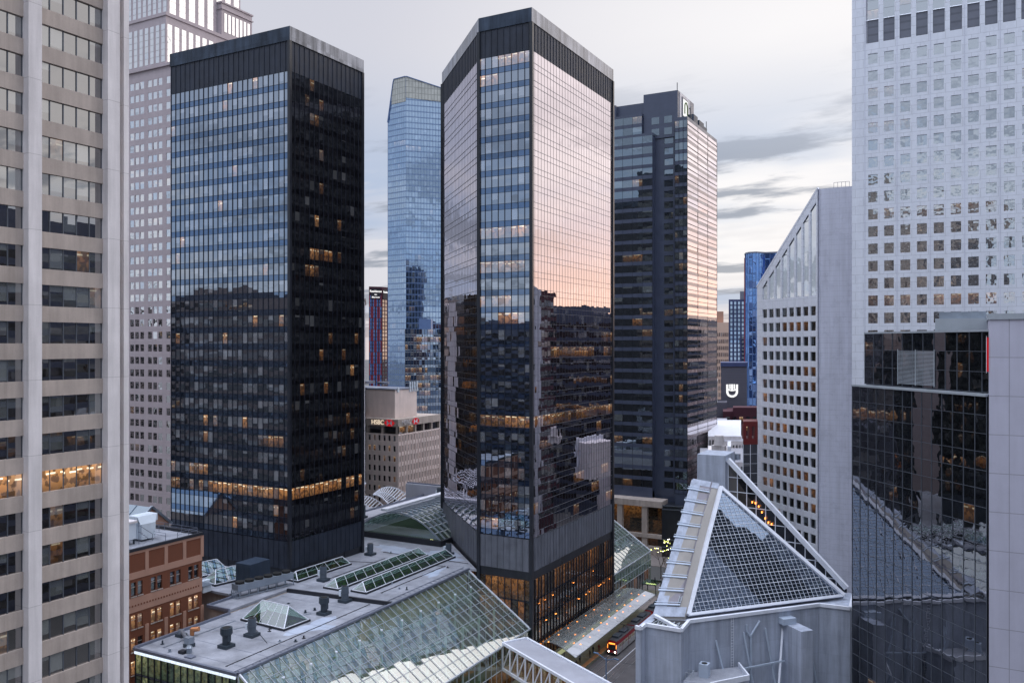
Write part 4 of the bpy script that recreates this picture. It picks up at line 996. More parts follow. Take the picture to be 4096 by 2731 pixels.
def bank():
    r = thing('bank_building', (-190, 258, 0), 'pink-grey stone bank building with slit windows, between the two black towers', 'bank building')
    Yf = 244.8; x0, x1 = -212.0, -178.1; y1 = 271.6; zt = 45.5
    rec = []
    lt = rnd_lit(.16, .2, .45)
    punched(r, (x0, Yf), (x1, Yf), .7, 11, 3.6, 15, 2.2, .4, 1.05, (1.0, 3.0), 'bank_stone', 'glass_plain', depth=.3, lit=lt, zbot=0, ztop=40.3, rec=rec)
    punched(r, (x1, Yf), (x1, y1), .7, 11, 3.6, 15, 1.75, .3, .85, (.8, 3.0), 'bank_stone', 'glass_plain', depth=.35, lit=rnd_lit(.05, .2, .5), zbot=0, ztop=40.3, rec=rec)
    fins = MB()
    for i in range(16): fins.box(x1, Yf+.3+i*1.75-.14, 0.5, x1+.35, Yf+.3+i*1.75+.14, 40)
    fins.build('fins', 'bank_stone', r)
    put_windows(r, rec, 'glass_plain', split=1)
    c = MB(); c.box(x0+.3, Yf+.6, 0, x1-.6, y1, 40.2); c.box(x0, Yf+1.8, 40.3, x1-1.8, y1-1, 43.5); c.build('core', 'soffit', r)
    m = MB(); m.box(x0-.2, Yf-.2, 42.9, x1+.2, y1+.2, 45.5)
    for i in range(6): m.box(x1-.9, Yf+i*5.3-.1, 40.3, x1, Yf+i*5.3+.6, 42.9); m.box(x0+i*6.62, Yf, 40.3, x0+i*6.62+.8, Yf+.9, 42.9)
    m.build('crown', 'concrete_beige', r)
    m = MB()
    for i in range(5): m.pane((x1-.9, Yf+.6+i*5.3, 40.4), (x1-.9, Yf+5.2+i*5.3, 40.4), (x1-.9, Yf+5.2+i*5.3, 42.8), (x1-.9, Yf+.6+i*5.3, 42.8), lit=(.6 if i < 2 else 0)); m.pane((x0+.8+i*6.62, Yf+.9, 40.4), (x0+6.6+i*6.62, Yf+.9, 40.4), (x0+6.6+i*6.62, Yf+.9, 42.8), (x0+.8+i*6.62, Yf+.9, 42.8))
    m.build('top_windows', 'glass_plain', r)
    m = MB(); m.box(x0+2, Yf+4, 43.4, -182.4, 262.5, 55.6); m.build('penthouse', 'bank_stone', r)
    m = MB(); m.box(x0+1.8, Yf+3.8, 55.6, -182.2, 262.7, 56.0); m.cyl((-190, 252, 57.5), (-190, 252, 58.3), 2.2, n=16)
    m.box(-200, 249, 57.5, -196, 255, 58.5); m.build('penthouse_roof', 'kerb_metal', r)
    a = MB()
    for i in range(4): a.box(-182.3, 257.5+i*1.5, 54.6, -181.9, 258+i*1.5, 58.3)
    a.box(-182.3, 250, 54.8, -182.0, 251, 56.4); a.build('antenna_panels', 'unit_white', r)
    sg = thing('bank_sign', (x1, Yf, 44.2), 'lit sign with red and white hexagons at the top corner of the slit-windowed building', 'sign')
    for side in (0, 1):
        if side == 0:
            text_obj('HSBC', 2.3, (-186.8, Yf-.35, 44.2), (R(90), 0, 0), 'gold', sg); hx, d, n = Vector((-181.6, Yf-.35, 44.2)), Vector((1, 0, 0)), Vector((0, -1, 0))
        else:
            text_obj('HSBC', 2.3, (x1+.35, 249.5, 44.2), (R(90), 0, R(90)), 'concrete_light', sg); hx, d, n = Vector((x1+.35, 255.1, 44.2)), Vector((0, 1, 0)), Vector((1, 0, 0))
        u = Vector((0, 0, 1)); h = 1.15; w = 1.15
        m = MB(); m.face([hx-d*w-u*h, hx+d*w-u*h, hx+d*w+u*h, hx-d*w+u*h]); m.build('logo_panel', 'white_paint', sg)
        m = MB(); c = hx+n*.06
        m.face([c-d*w+u*h, c, c+d*w+u*h]); m.face([c-d*w-u*h, c+d*w-u*h, c]); m.face([c-d*w+u*h, c-d*2*w, c-d*w-u*h]); m.face([c+d*w+u*h, c+d*w-u*h, c+d*2*w])
        m.build('logo_triangles', 'sign_red', sg)
bank()
r = thing('brick_building', (-195, 325, 0), 'low brown building glimpsed behind the slit-windowed bank, beside the cut-corner tower', 'brick building')
m = MB(); m.box(-205, 318, 0, -180, 345, 38); m.build('wall', 'brick_pale', r)
m = MB()
for z in (24, 28.5, 33):
    for k in range(6): m.pane((-201+k*3.4, 317.9, z), (-199.2+k*3.4, 317.9, z), (-199.2+k*3.4, 317.9, z+2.4), (-201+k*3.4, 317.9, z+2.4))
m.build('windows', 'glass_plain', r)
m = MB(); m.box(-205, 317.5, 38, -180, 319, 40.5); m.build('roof_screen', 'galv', r)
r = thing('low_building', (-150, 268, 0), 'low cream building with a white slanted roof to the right of the bank', 'low building')
m = MB(); m.box(-172, 275, 0, -130, 300, 26); m.build('wall', 'concrete_light', r)
m = MB(); m.face([(-173, 274, 26), (-129, 274, 26), (-129, 301, 34), (-173, 301, 34)]); m.build('roof', 'white_paint', r)

def residence():
    r = thing('hotel_tower', (-405, 545, 0), 'slim blue and red panelled hotel tower between the two black towers', 'hotel tower')
    P0 = (-411.6, 527.7); P1 = (-405.1, 535.8); P2 = (-406.7, 547.6); z1 = 117
    d, n, Ln = fdir(P0, P1); rs = random.Random(8)
    m = MB(); m.prism([P0, P1, P2, (-420, 545)], 0, z1); m.build('core', 'brick_red', r)
    for c in range(4):
        w = MB(); rd = MB()
        for f in range(36):
            z = 4+f*2.95
            u0 = .4+c*Ln/4; q = quadset(w, P0, d, n, .12, u0, u0+Ln/4-.9, z+.25, z+2.8); w.pane(*q, tilt=.01, lit=.3 if rs.random() < .05 else 0)
            sh = .0 if (f//3+c) % 2 else Ln/8
            q = quadset(rd, P0, d, n, .2, u0+sh-.35, u0+sh+.35, z, z+2.95); rd.face(q)
        w.build('window_column', 'glass_bow', r); rd.build('red_fins', 'sign_red_dull', r)
    d2, n2, L2 = fdir(P1, P2); w = MB()
    for f in range(36):
        for c in range(5):
            q = quadset(w, P1, d2, n2, .1, .8+c*4, 3.4+c*4, 4.3+f*2.95, 6.6+f*2.95); w.pane(*q)
    w.build('side_windows', 'glass_plain', r)
    sg = thing('hotel_sign', (-405, 533, 109), 'white lettering on a dark box atop the slim red and blue tower', 'sign')
    a = Vector((*P0, 0))+n*.5
    m = MB(); m.face([a+d*1.5+Vector((0, 0, 107.5)), a+d*(Ln-1.5)+Vector((0, 0, 107.5)), a+d*(Ln-1.5)+Vector((0, 0, 115.4)), a+d*1.5+Vector((0, 0, 115.4))]); m.build('sign_panel', 'soffit', sg)
    yaw = math.atan2(d.y, d.x); c = a+d*Ln/2+n*.15
    text_obj('Residence', 2.3, (c.x, c.y, 113.3), (R(90), 0, yaw), 'sign_white', sg, bold=.05)
    text_obj('Inn', 1.5, (c.x, c.y, 110.8), (R(90), 0, yaw), 'sign_white', sg, bold=.03)
    text_obj('Marriott', 1.8, (c.x, c.y, 108.7), (R(90), 0, yaw), 'sign_white', sg, bold=.03)
    a2 = Vector((*P1, 0))+n2*.4; c2 = a2+d2*L2/2
    m = MB(); m.face([a2+d2*1+Vector((0, 0, 107.5)), a2+d2*(L2-1)+Vector((0, 0, 107.5)), a2+d2*(L2-1)+Vector((0, 0, 115.4)), a2+d2*1+Vector((0, 0, 115.4))]); m.build('sign_panel', 'soffit', sg)
    text_obj('Residence', 2.3, tuple(c2+n2*.15+Vector((0, 0, 113)))[:3], (R(90), 0, math.atan2(d2.y, d2.x)), 'sign_white', sg)
residence()

def bow():
    r = thing('glass_skyscraper', (-340, 510, 0), 'pale blue glass skyscraper with a slanted crown, between the two black towers', 'skyscraper')
    P0 = (-357.0, 479.0); P1 = (-340.1, 476.6); P2 = (-308, 509); P3 = (-300, 530)
    fh = 3.92
    d0, n0, L0 = fdir(P0, P1); c0 = lambda u: 226+ (29 if u > 5.6 else 29*u/5.6)-(0 if u > 5.6 else 0)
    d1, n1, L1 = fdir(P1, P2); c1 = lambda u: 255-u*.235
    lt = runs(.035, 2, .5, .9)
    curtain(r, P0, P1, 4, 64, fh, 9, w=(.12, 1), glass='glass_bow', sp='glass_bow', mul='mullion_bow', mw=.22, md=.2, clip=c0, lit=lt, single=False, tilt=.003, hw=.25)
    curtain(r, P1, P2, 4, 64, fh, 22, w=(.12, 1), glass='glass_bow', sp='glass_bow', mul='mullion_bow', mw=.22, md=.2, clip=c1, lit=lt, single=True, tilt=.003, hw=.25)
    m = MB(); m.prism([(P0[0]+2, P0[1]+3), (P1[0], P1[1]+3), (P2[0]-3, P2[1]), (-330, 540)], 0, 225); m.build('core', 'mullion_bow', r)
    m = MB()
    for (d, n, a, Ln, cl) in ((d0, n0, P0, L0, c0), (d1, n1, P1, L1, c1)):
        k = 24 if Ln > 20 else 9; A = Vector((*a, 0))+n*.35
        for i in range(k):
            u0, u1 = Ln*i/k, Ln*(i+1)/k
            z0 = (238 if Ln < 20 else 240.5-.04*u0); t0, t1 = cl(u0), cl(u1)
            if t0 > z0+1:
                m.face([A+d*u0+Vector((0, 0, z0)), A+d*u1+Vector((0, 0, z0)), A+d*u1+Vector((0, 0, max(t1, z0))), A+d*u0+Vector((0, 0, t0))])
        
    m.build('crown_screen', 'crown', r)
    m = MB(); 
    for (d, n, a, Ln, cl) in ((d0, n0, P0, L0, c0), (d1, n1, P1, L1, c1)):
        A = Vector((*a, 0))+n*.5; k = 20
        for i in range(k): m.beam(A+d*Ln*i/k+Vector((0, 0, cl(Ln*i/k))), A+d*Ln*(i+1)/k+Vector((0, 0, cl(Ln*(i+1)/k))), .5)
    m.build('crown_rail', 'mullion_bow', r)
bow()
def reflection_block():  # added block in place of the reflection on the skyscraper's lower floors
    r = thing('reflection_stand_in', (-280, 440, 0), 'added dark block with orange rows, standing in for a reflection low on the blue skyscraper', 'office block')
    def P(px, dd): cx = (px-512)/850*dd; c, s = math.cos(R(YAW)), math.sin(R(YAW)); return (cx*c-dd*s, cx*s+dd*c)
    A, B = P(405, 440), P(452, 452); Al = P(384, 433)
    lt = runs(lambda f: .6 if f % 4 == 1 else (.35 if f % 4 == 2 else .06), 3, .4, .9)
    curtain(r, A, B, 0, 20, 4.0, 17, w=(.3, 1), glass='glass_navy', sp='glass_bow', mul='mullion_mid', mw=.16, lit=lt, hmul='mullion_light', hw=.2)
    curtain(r, Al, A, 0, 11, 4.0, 8, w=(.3, 1), glass='glass_bow', sp='glass_bow', mul='mullion_mid', mw=.16, lit=runs(lambda f: .5 if f % 4 in (1, 2) else .06, 3, .4, .8), hmul='mullion_light', hw=.2)
    m = MB(); m.prism([(A[0]+.5, A[1]+1), (B[0], B[1]+1), (B[0]-8, B[1]+20), (A[0]-8, A[1]+20)], 0, 80); m.prism([(Al[0], Al[1]+1), (A[0], A[1]+1), (A[0]-8, A[1]+20), (Al[0]-8, Al[1]+20)], 0, 44); m.build('core', 'mullion_mid', r)
    C, D = P(419, 446), P(431, 449)
    m = MB(); m.prism([C, D, (D[0]-5, D[1]+9), (C[0]-5, C[1]+9)], 80, 85.5); m.build('penthouse', 'mullion_bow', r)
reflection_block()

# ================================================================== DARK STEPPED TOWER BEHIND
def stepped():
    r = thing('office_tower', (-98, 300, 0), 'dark stepped office tower with a pink-mirrored side, just right of the cut-corner tower', 'office tower')
    Y = 283.2; fh = 3.75; z0 = 21
    lt = lambda f, b: random.uniform(.25, .6) if random.random() < .05 else 0
    grey = 'stone_grey'
    def wing(x0, x1, y, zt, nb, lit=lt, z=z0):
        nf = int((zt-z)/fh); curtain(r, (x0, y), (x1, y), z, nf, fh, nb, w=(.34, 1), glass='glass_concrete2', sp=grey, mul='mullion_dark', mw=.07, md=.06, lit=lit, tilt=.006, hbar=False)
        m = MB(); m.box(x0, y+.1, 0, x1, y+24, z+nf*fh-.3); m.box(x0, y, z+nf*fh, x1, y+24, z+nf*fh+.9); m.box(x0, y, 17, x1, y+2, z); m.build('wing_block', grey, r)
    wing(-116, -97.6, Y, 145, 5); wing(-116, -102.0, Y+1.5, 152.6, 4, z=z0+33*fh)
    m = MB(); m.box(-116, Y+9, 150, -100.5, Y+24, 159); m.box(-116, Y+7, 150, -114, Y+12, 159); m.build('plant_screen', grey, r)
    # core with single windows
    rec = []
    punched(r, (-97.6, Y+3), (-89.6, Y+3), z0, 33, fh, 1, 5.2, 2.2, 3.3, (.9, 3.2), grey, 'glass_concrete2', rec=rec, lit=lt, ztop=146, zbot=0)
    m = MB(); m.box(-101.8, Y+2.6, 144, -89.4, Y+22, 159.9); m.box(-103.4, Y+3.4, 150, -101.8, Y+16, 157); m.build('core_top', grey, r)
    for k in range(2):
        for j in range(2): rec.append(((Vector((-98.8+j*4.6, Y+2.55, 145+k*4)), Vector((-96+j*4.6, Y+2.55, 145+k*4)), Vector((-96+j*4.6, Y+2.55, 147.4+k*4)), Vector((-98.8+j*4.6, Y+2.55, 147.4+k*4))), 0))
    put_windows(r, rec, 'glass_concrete2')
    m = MB(); m.box(-97.5, Y+3.5, 0, -89.6, Y+30, 145.9); m.build('core', 'black_metal', r)
    # right wing: glazed corner and long mirrored side
    nf = 34
    curtain(r, (-89.6, Y), (-85.2, Y), z0, nf, fh, 3, w=(.34, 1), glass='glass_concrete2', sp=grey, mul='mullion_dark', lit=lt, mw=.1, tilt=.01)
    curtain(r, (-85.2, Y), (-85.2, Y+38.3), z0, nf, fh, 3, w=(.30, 1), glass='glass_side2', sp='stone_pink', mul='mullion_dark', lit=None, mw=.3, md=.05, tilt=.02, hbar=False)
    hb = MB()
    for f in range(nf): hb.beam((-85.1, Y, z0+f*fh+.62*fh), (-85.1, Y+38.3, z0+f*fh+.62*fh), .1, .16)
    hb.build('transoms', 'mullion_dark', r)
    m = MB(); m.box(-89.5, Y+.1, 0, -85.3, Y+38.2, z0+nf*fh-.2); m.box(-89.6, Y, z0+nf*fh, -85.2, Y+38.3, z0+nf*fh+1.2); m.build('side_block', grey, r)
    m = MB(); m.box(-89.2, Y+12, 149.5, -86.5, Y+17, 153.5); m.box(-89.2, Y+19, 149.5, -86.5, Y+25, 153); m.box(-90, Y+27, 149.5, -87, Y+31, 152.5)
    m.build('roof_plant', 'unit_blue', r)
    m = MB(); m.box(-89.35, Y+4.5, 150, -89.2, Y+16, 159.6); m.build('sign_wall', 'concrete_light', r)
    sg = thing('tower_sign', (-89.2, Y+10, 155), 'small rounded arch emblem on the top side wall of the dark stepped tower', 'sign')
    m = MB(); m.box(-89.2, Y+6.6, 151.6, -88.9, Y+13.4, 158.6); m.build('sign_panel', 'stone_grey', sg)
    m = MB(); m.box(-88.9, Y+7.4, 152.2, -88.8, Y+12.6, 158.0); m.build('sign_face', 'sign_white', sg)
    m = MB()
    for k in range(8):
        a, b = math.pi*k/8, math.pi*(k+1)/8; m.beam((-88.72, Y+10-1.5*math.cos(a), 155.5+1.6*math.sin(a)), (-88.72, Y+10-1.5*math.cos(b), 155.5+1.6*math.sin(b)), .45)
    m.beam((-88.72, Y+8.5, 155.5), (-88.72, Y+8.5, 153), .45); m.beam((-88.72, Y+11.5, 155.5), (-88.72, Y+11.5, 153), .45); m.build('emblem', 'leaf', sg)
    m = MB()
    for (x, y, z, h) in ((-90, Y+4, 159.9, 3), (-86.5, Y+8, 149.5, 5.5), (-86.5, Y+9, 149.5, 3), (-87, Y+30, 152, 3)): m.beam((x, y, z), (x, y, z+h), .22)
    m.beam((-86.5, Y+6.6, 154), (-86.5, Y+8.6, 155.2), .3); m.build('antenna', 'vent_dark', r)
    # stone podium
    m = MB(); m.box(-118, 277.6, 0, -92.5, 284, 3.2); m.box(-118, 277.6, 6.0, -92.5, 284, 7.2); m.box(-118, 277.4, 16.6, -92.3, 284, 18.7)
    for x in (-118, -108.6, -99.6): m.box(x, 277.8, 3.2, x+1.9, 284, 16.6)
    m.build('podium_frame', 'concrete_beige', r)
    m = MB()
    for x0, x1 in ((-106.7, -99.6), (-97.7, -92.6), (-116, -108.6)):
        for k in range(3):
            for z in (3.2, 7.6, 12.1): a = x0+(x1-x0)*k/3; m.pane((a, 279.3, z), (a+(x1-x0)/3, 279.3, z), (a+(x1-x0)/3, 279.3, z+4.4), (a, 279.3, z+4.4), lit=(.45 if (z > 12 and x0 < -100) else (.12 if random.random() < .4 else 0)))
    m.build('podium_windows', 'glass_lobby', r)
    m = MB(); m.prism([(-92.5, 278), (-84, 279.5), (-60, 290), (-60, 300), (-92.5, 300)], 0, 17.2); m.build('podium', 'black_metal', r)
    m = MB()
    for z in (3.4, 6.0, 16.2, 17.4): m.beam((-92.4, 277.9, z), (-84, 279.4, z), .3, .35); m.beam((-84, 279.4, z), (-60, 289.9, z), .3, .35)
    m.build('podium_bands', 'mullion_mid', r)
stepped()

# ================================================================== WHITE BUILDINGS, RIGHT
def slanted():
    r = thing('office_tower', (-42, 230, 0), 'white office tower with a diagonally cut top and square windows', 'office tower')
    Lp = (-52.2, 238.9); Rp = (-33.6, 221.5); d, n, Ln = fdir(Lp, Rp)
    sl = lambda u: 87.8+(110.5-87.8)*u/Ln
    rec = []
    z1 = 82.3
    lt = runs(lambda f: {17: .1}.get(f, .5 if f in (7, 8, 11, 12, 13, 15) else .2), 3, .25, .7)
    punched(r, Lp, Rp, z1-3.8*21, 21, 3.8, 8, 2.87, 2.15, 2.1, (.75, 3.05), 'white_panel', 'glass_concrete', rec=rec, lit=lt, zbot=0, depth=.4)
    put_windows(r, rec, 'glass_sq', tilt=.008, zmin=30)
    wb = MB(); sw = MB(); rv = MB()
    def q(mb, u0, u1, za, zb, off=0, f=None, pane=False):
        f = f or sl; A = Vector((*Lp, 0))+n*off
        t0, t1 = f(u0), f(u1)
        if za > max(t0, t1): return
        P = [A+d*u0+Vector((0, 0, za)), A+d*u1+Vector((0, 0, za)), A+d*u1+Vector((0, 0, max(za, min(zb, t1)))), A+d*u0+Vector((0, 0, max(za, min(zb, t0))))]
        mb.pane(*P, tilt=.008) if pane else mb.face(P)
    q(wb, 0, Ln, z1, 84.2)
    low = lambda u: sl(u)-2.6
    for c in range(8):
        ua = 2.25+c*2.87+.3; ub = ua+2.25
        if low(ub) < 85: continue
        nseg = 5
        for (s0, s1) in ((84.2, 88), (88, 91.8), (91.8, 95.6), (95.6, 99.4), (99.4, 103.2), (103.2, 108)):
            if low(ub) > s0: q(sw, ua, ub, s0, s1, -.25, low, True)
        q(wb, ub, 2.25+(c+1)*2.87+.3 if c < 7 else Ln, 84.2, 200, 0)
        # strip above the window, following the slope
        A = Vector((*Lp, 0)); 
        wb.face([A+d*ua+Vector((0, 0, max(84.2, low(ua)))), A+d*ub+Vector((0, 0, max(84.2, low(ub)))), A+d*ub+Vector((0, 0, sl(ub))), A+d*ua+Vector((0, 0, sl(ua)))])
        B = A-n*.3
        rv.face([A+d*ub+Vector((0, 0, 84.2)), B+d*ub+Vector((0, 0, 84.2)), B+d*ub+Vector((0, 0, low(ub))), A+d*ub+Vector((0, 0, low(ub)))])
        rv.face([A+d*ua+Vector((0, 0, 84.2)), B+d*ua+Vector((0, 0, 84.2)), B+d*ua+Vector((0, 0, max(84.2, low(ua)))), A+d*ua+Vector((0, 0, max(84.2, low(ua))))])
    q(wb, 0, 2.55, 84.2, 200, 0)
    wb.build('gable_wall', 'white_panel', r); sw.build('sloping_windows', 'glass_bow2', r); rv.build('reveals', 'white_panel', r)
    # body behind with the same cut
    A3 = Vector((*Lp, 0))-n*.45; B3 = Vector((*Rp, 0))-n*.45; bk = -n*34
    up = lambda z: Vector((0, 0, z))
    m = MB(); a0, a1 = A3+up(87.7), B3+up(110.4); m.face([a0, a1, a1+bk, a0+bk]); m.face([A3+bk, A3, a0, a0+bk]); m.face([B3, B3+bk, a1+bk, a1]); m.face([B3+bk, A3+bk, a0+bk, a1+bk])
    m.face([A3, B3, a1, a0]); m.build('body', 'white_tile', r)
    cp = MB(); A = Vector((*Lp, 0)); B = Vector((*Rp, 0)); cp.beam(A+up(88.0)-n*.2, B+up(110.7)-n*.2, .5, .5); cp.beam(A+up(88)-n*34, A+up(88), .5, .5); cp.build('slope_coping', 'white_panel', r)
    m = MB(); m.prism([(-33.4, 222.0), (-18, 222.0), (-18, 246), (-33.4, 246)], 0, 110.6); m.build('plain_wall', 'white_tile', r)
    m = MB()
    for k in range(5): m.beam((-30+k*.9, 223, 110.6), (-30+k*.9, 223, 112), .08)
    m.beam((-30, 223, 112), (-26.4, 223, 112), .08); m.build('roof_rail', 'kerb_metal', r)
slanted()

def grid_tower():
    r = thing('office_tower', (0, 210, 0), 'tall white office tower with a grid of square windows, flat wide face, top right', 'office tower')
    Y = 202.2; x0 = -23.4; x1 = 30; cw = 3.24
    rec = []
    top = 136.7; rows = 36
    def lt_(f):
        g = rows-1-f
        return {14: .8, 8: .4, 9: .5, 2: .6, 3: .35, 11: .45, 13: .35, 15: .2}.get(g, .06)
    lt = runs(lt_, 4, .3, .8)
    punched(r, (x0, Y), (x1, Y), top-rows*3.8, rows, 3.8, 15, cw, 2.4+.28, 1.95, (.75, 3.05), 'white_panel', 'glass_white', rec=rec, lit=lt, depth=.3)
    put_windows(r, rec, 'glass_white', tilt=.004, zmin=74, limit=100)
    # mechanical storey and tall windows above
    w = MB(); g = MB(); wall = MB()
    wall.face([(x0, Y, top), (x0+2.9, Y, top), (x0+2.9, Y, 158), (x0, Y, 158)]); wall.face([(x0+2.9, Y, top), (x1, Y, top), (x1, Y, 138.3), (x0+2.9, Y, 138.3)])
    for c in range(15):
        a = x0+2.68+c*cw+.5; b = a+2.25
        g.pane((a, Y-.0+.2, 138.3), (b, Y+.2, 138.3), (b, Y+.2, 143.3), (a, Y+.2, 143.3))
        for k in range(7): w.pane((a, Y+.2, 143.5+k*2.1), (b, Y+.2, 143.5+k*2.1), (b, Y+.2, 145.55+k*2.1), (a, Y+.2, 145.55+k*2.1), tilt=.006, lit=random.uniform(.3, .7) if random.random() < .2 else 0)
        wall.box(b, Y, 138.3, b+.99, Y+.6, 158)
    wall.face([(x0+2.9, Y, 143.3), (x1, Y, 143.3), (x1, Y+.15, 143.5), (x0+2.9, Y+.15, 143.5)])
    wall.build('upper_wall', 'white_panel', r); g.build('plant_louvres', 'louvre_grey', r); w.build('tall_windows', 'glass_white', r)
    m = MB(); m.box(x0+.05, Y+.4, 0, x1, Y+35, 158); m.build('body', 'white_tile', r)
    j = MB()
    for c in range(8): 
        a = x0+2.68+c*2*cw+cw*.0; j.box(a-.06, Y-.08, 0, a+.06, Y+.01, 143.3)
    j.build('joint_ribs', 'white_tile', r)
grid_tower()

def mirror_block():
    r = thing('mirror_glass_block', (-8, 150, 0), 'dark mirror-glass block with a pale panelled wall on its right, lower right', 'office block')
    A = (-18.6, 161.2); B = (1.9, 137.5); d, n, Ln = fdir(A, B)
    curtain(r, A, B, 64.6-2.62*24, 24, 2.62, 14, w=(.0, 1), glass='glass_mirror', sp='glass_mirror', mul='mullion_mid', mw=.08, md=.08, lit=lambda f, b: random.uniform(.3, .9) if random.random() < (.10 if f < 5 else .015) else 0, tilt=.005, hw=.07, single=False)
    A2 = Vector((*A, 0))-n*1.6+d*1.3; B2 = Vector((*B, 0))-n*1.6-d*.2
    curtain(r, A2[:2], B2[:2], 65.1, 3, 2.95, 12, w=(.0, 1), glass='glass_mirror', sp='glass_mirror', mul='mullion_mid', mw=.08, md=.08, tilt=.01, hw=.07)
    m = MB(); C = Vector((*B, 0)); D_ = Vector((*A, 0))
    m.prism([tuple((D_-n*.3)[:2]), tuple((C-n*.3)[:2]), (10, 139), (10, 165), (-8, 172)], 0, 64.5); m.prism([tuple((A2-n*.3)[:2]), tuple((B2-n*.3)[:2]), (8, 141), (8, 165), (-8, 170)], 64.5, 73.8); m.build('body', 'soffit', r)
    m = MB(); m.beam(D_+Vector((0, 0, 64.8)), C+Vector((0, 0, 64.8)), .5, .35); m.face([D_+Vector((0, 0, 64.95)), C+Vector((0, 0, 64.95)), B2+Vector((0, 0, 64.95)), A2+Vector((0, 0, 64.95))]); m.beam(A2+Vector((0, 0, 74.0)), B2+Vector((0, 0, 74.0)), .35, .3); m.build('ledge', 'mullion_light', r)
    lv = MB(); s0 = A2+n*.16
    for k in range(26):
        z = 65.6+k*.21; lv.beam(s0+d*9.0+Vector((0, 0, z)), s0+d*17.6+Vector((0, 0, z)), .10, .09)
    for u in (9, 13.3, 17.6): lv.beam(s0+d*u+Vector((0, 0, 65.4)), s0+d*u+Vector((0, 0, 71.2)), .12)
    lv.build('louvre_panel', 'mullion_light', r)
    m = MB(); m.box(2.15, 136.6, 0, 14, 160, 75.5); m.build('panel_wall', 'big_panel', r)
    m = MB(); m.box(2.0, 136.4, 75.5, 14.2, 160, 76.3); m.box(-5, 148, 73.8, 3, 160, 76.0); m.build('roof_edge', 'mullion_light', r)
    sg = thing('red_sign', (1.9, 136.8, 70), 'narrow red vertical sign at the top corner of the pale panelled wall', 'sign')
    m = MB(); m.box(1.85, 136.5, 68.2, 2.12, 136.9, 73.0); m.build('sign_box', 'sign_red', sg); m = MB(); m.box(1.8, 136.45, 68.0, 1.86, 136.95, 73.2); m.build('sign_edge', 'white_paint', sg)
    m = MB(); m.box(-4.5, 150, 76, 2, 156, 77.1); m.build('roof_canopy', 'galv', r)
mirror_block()

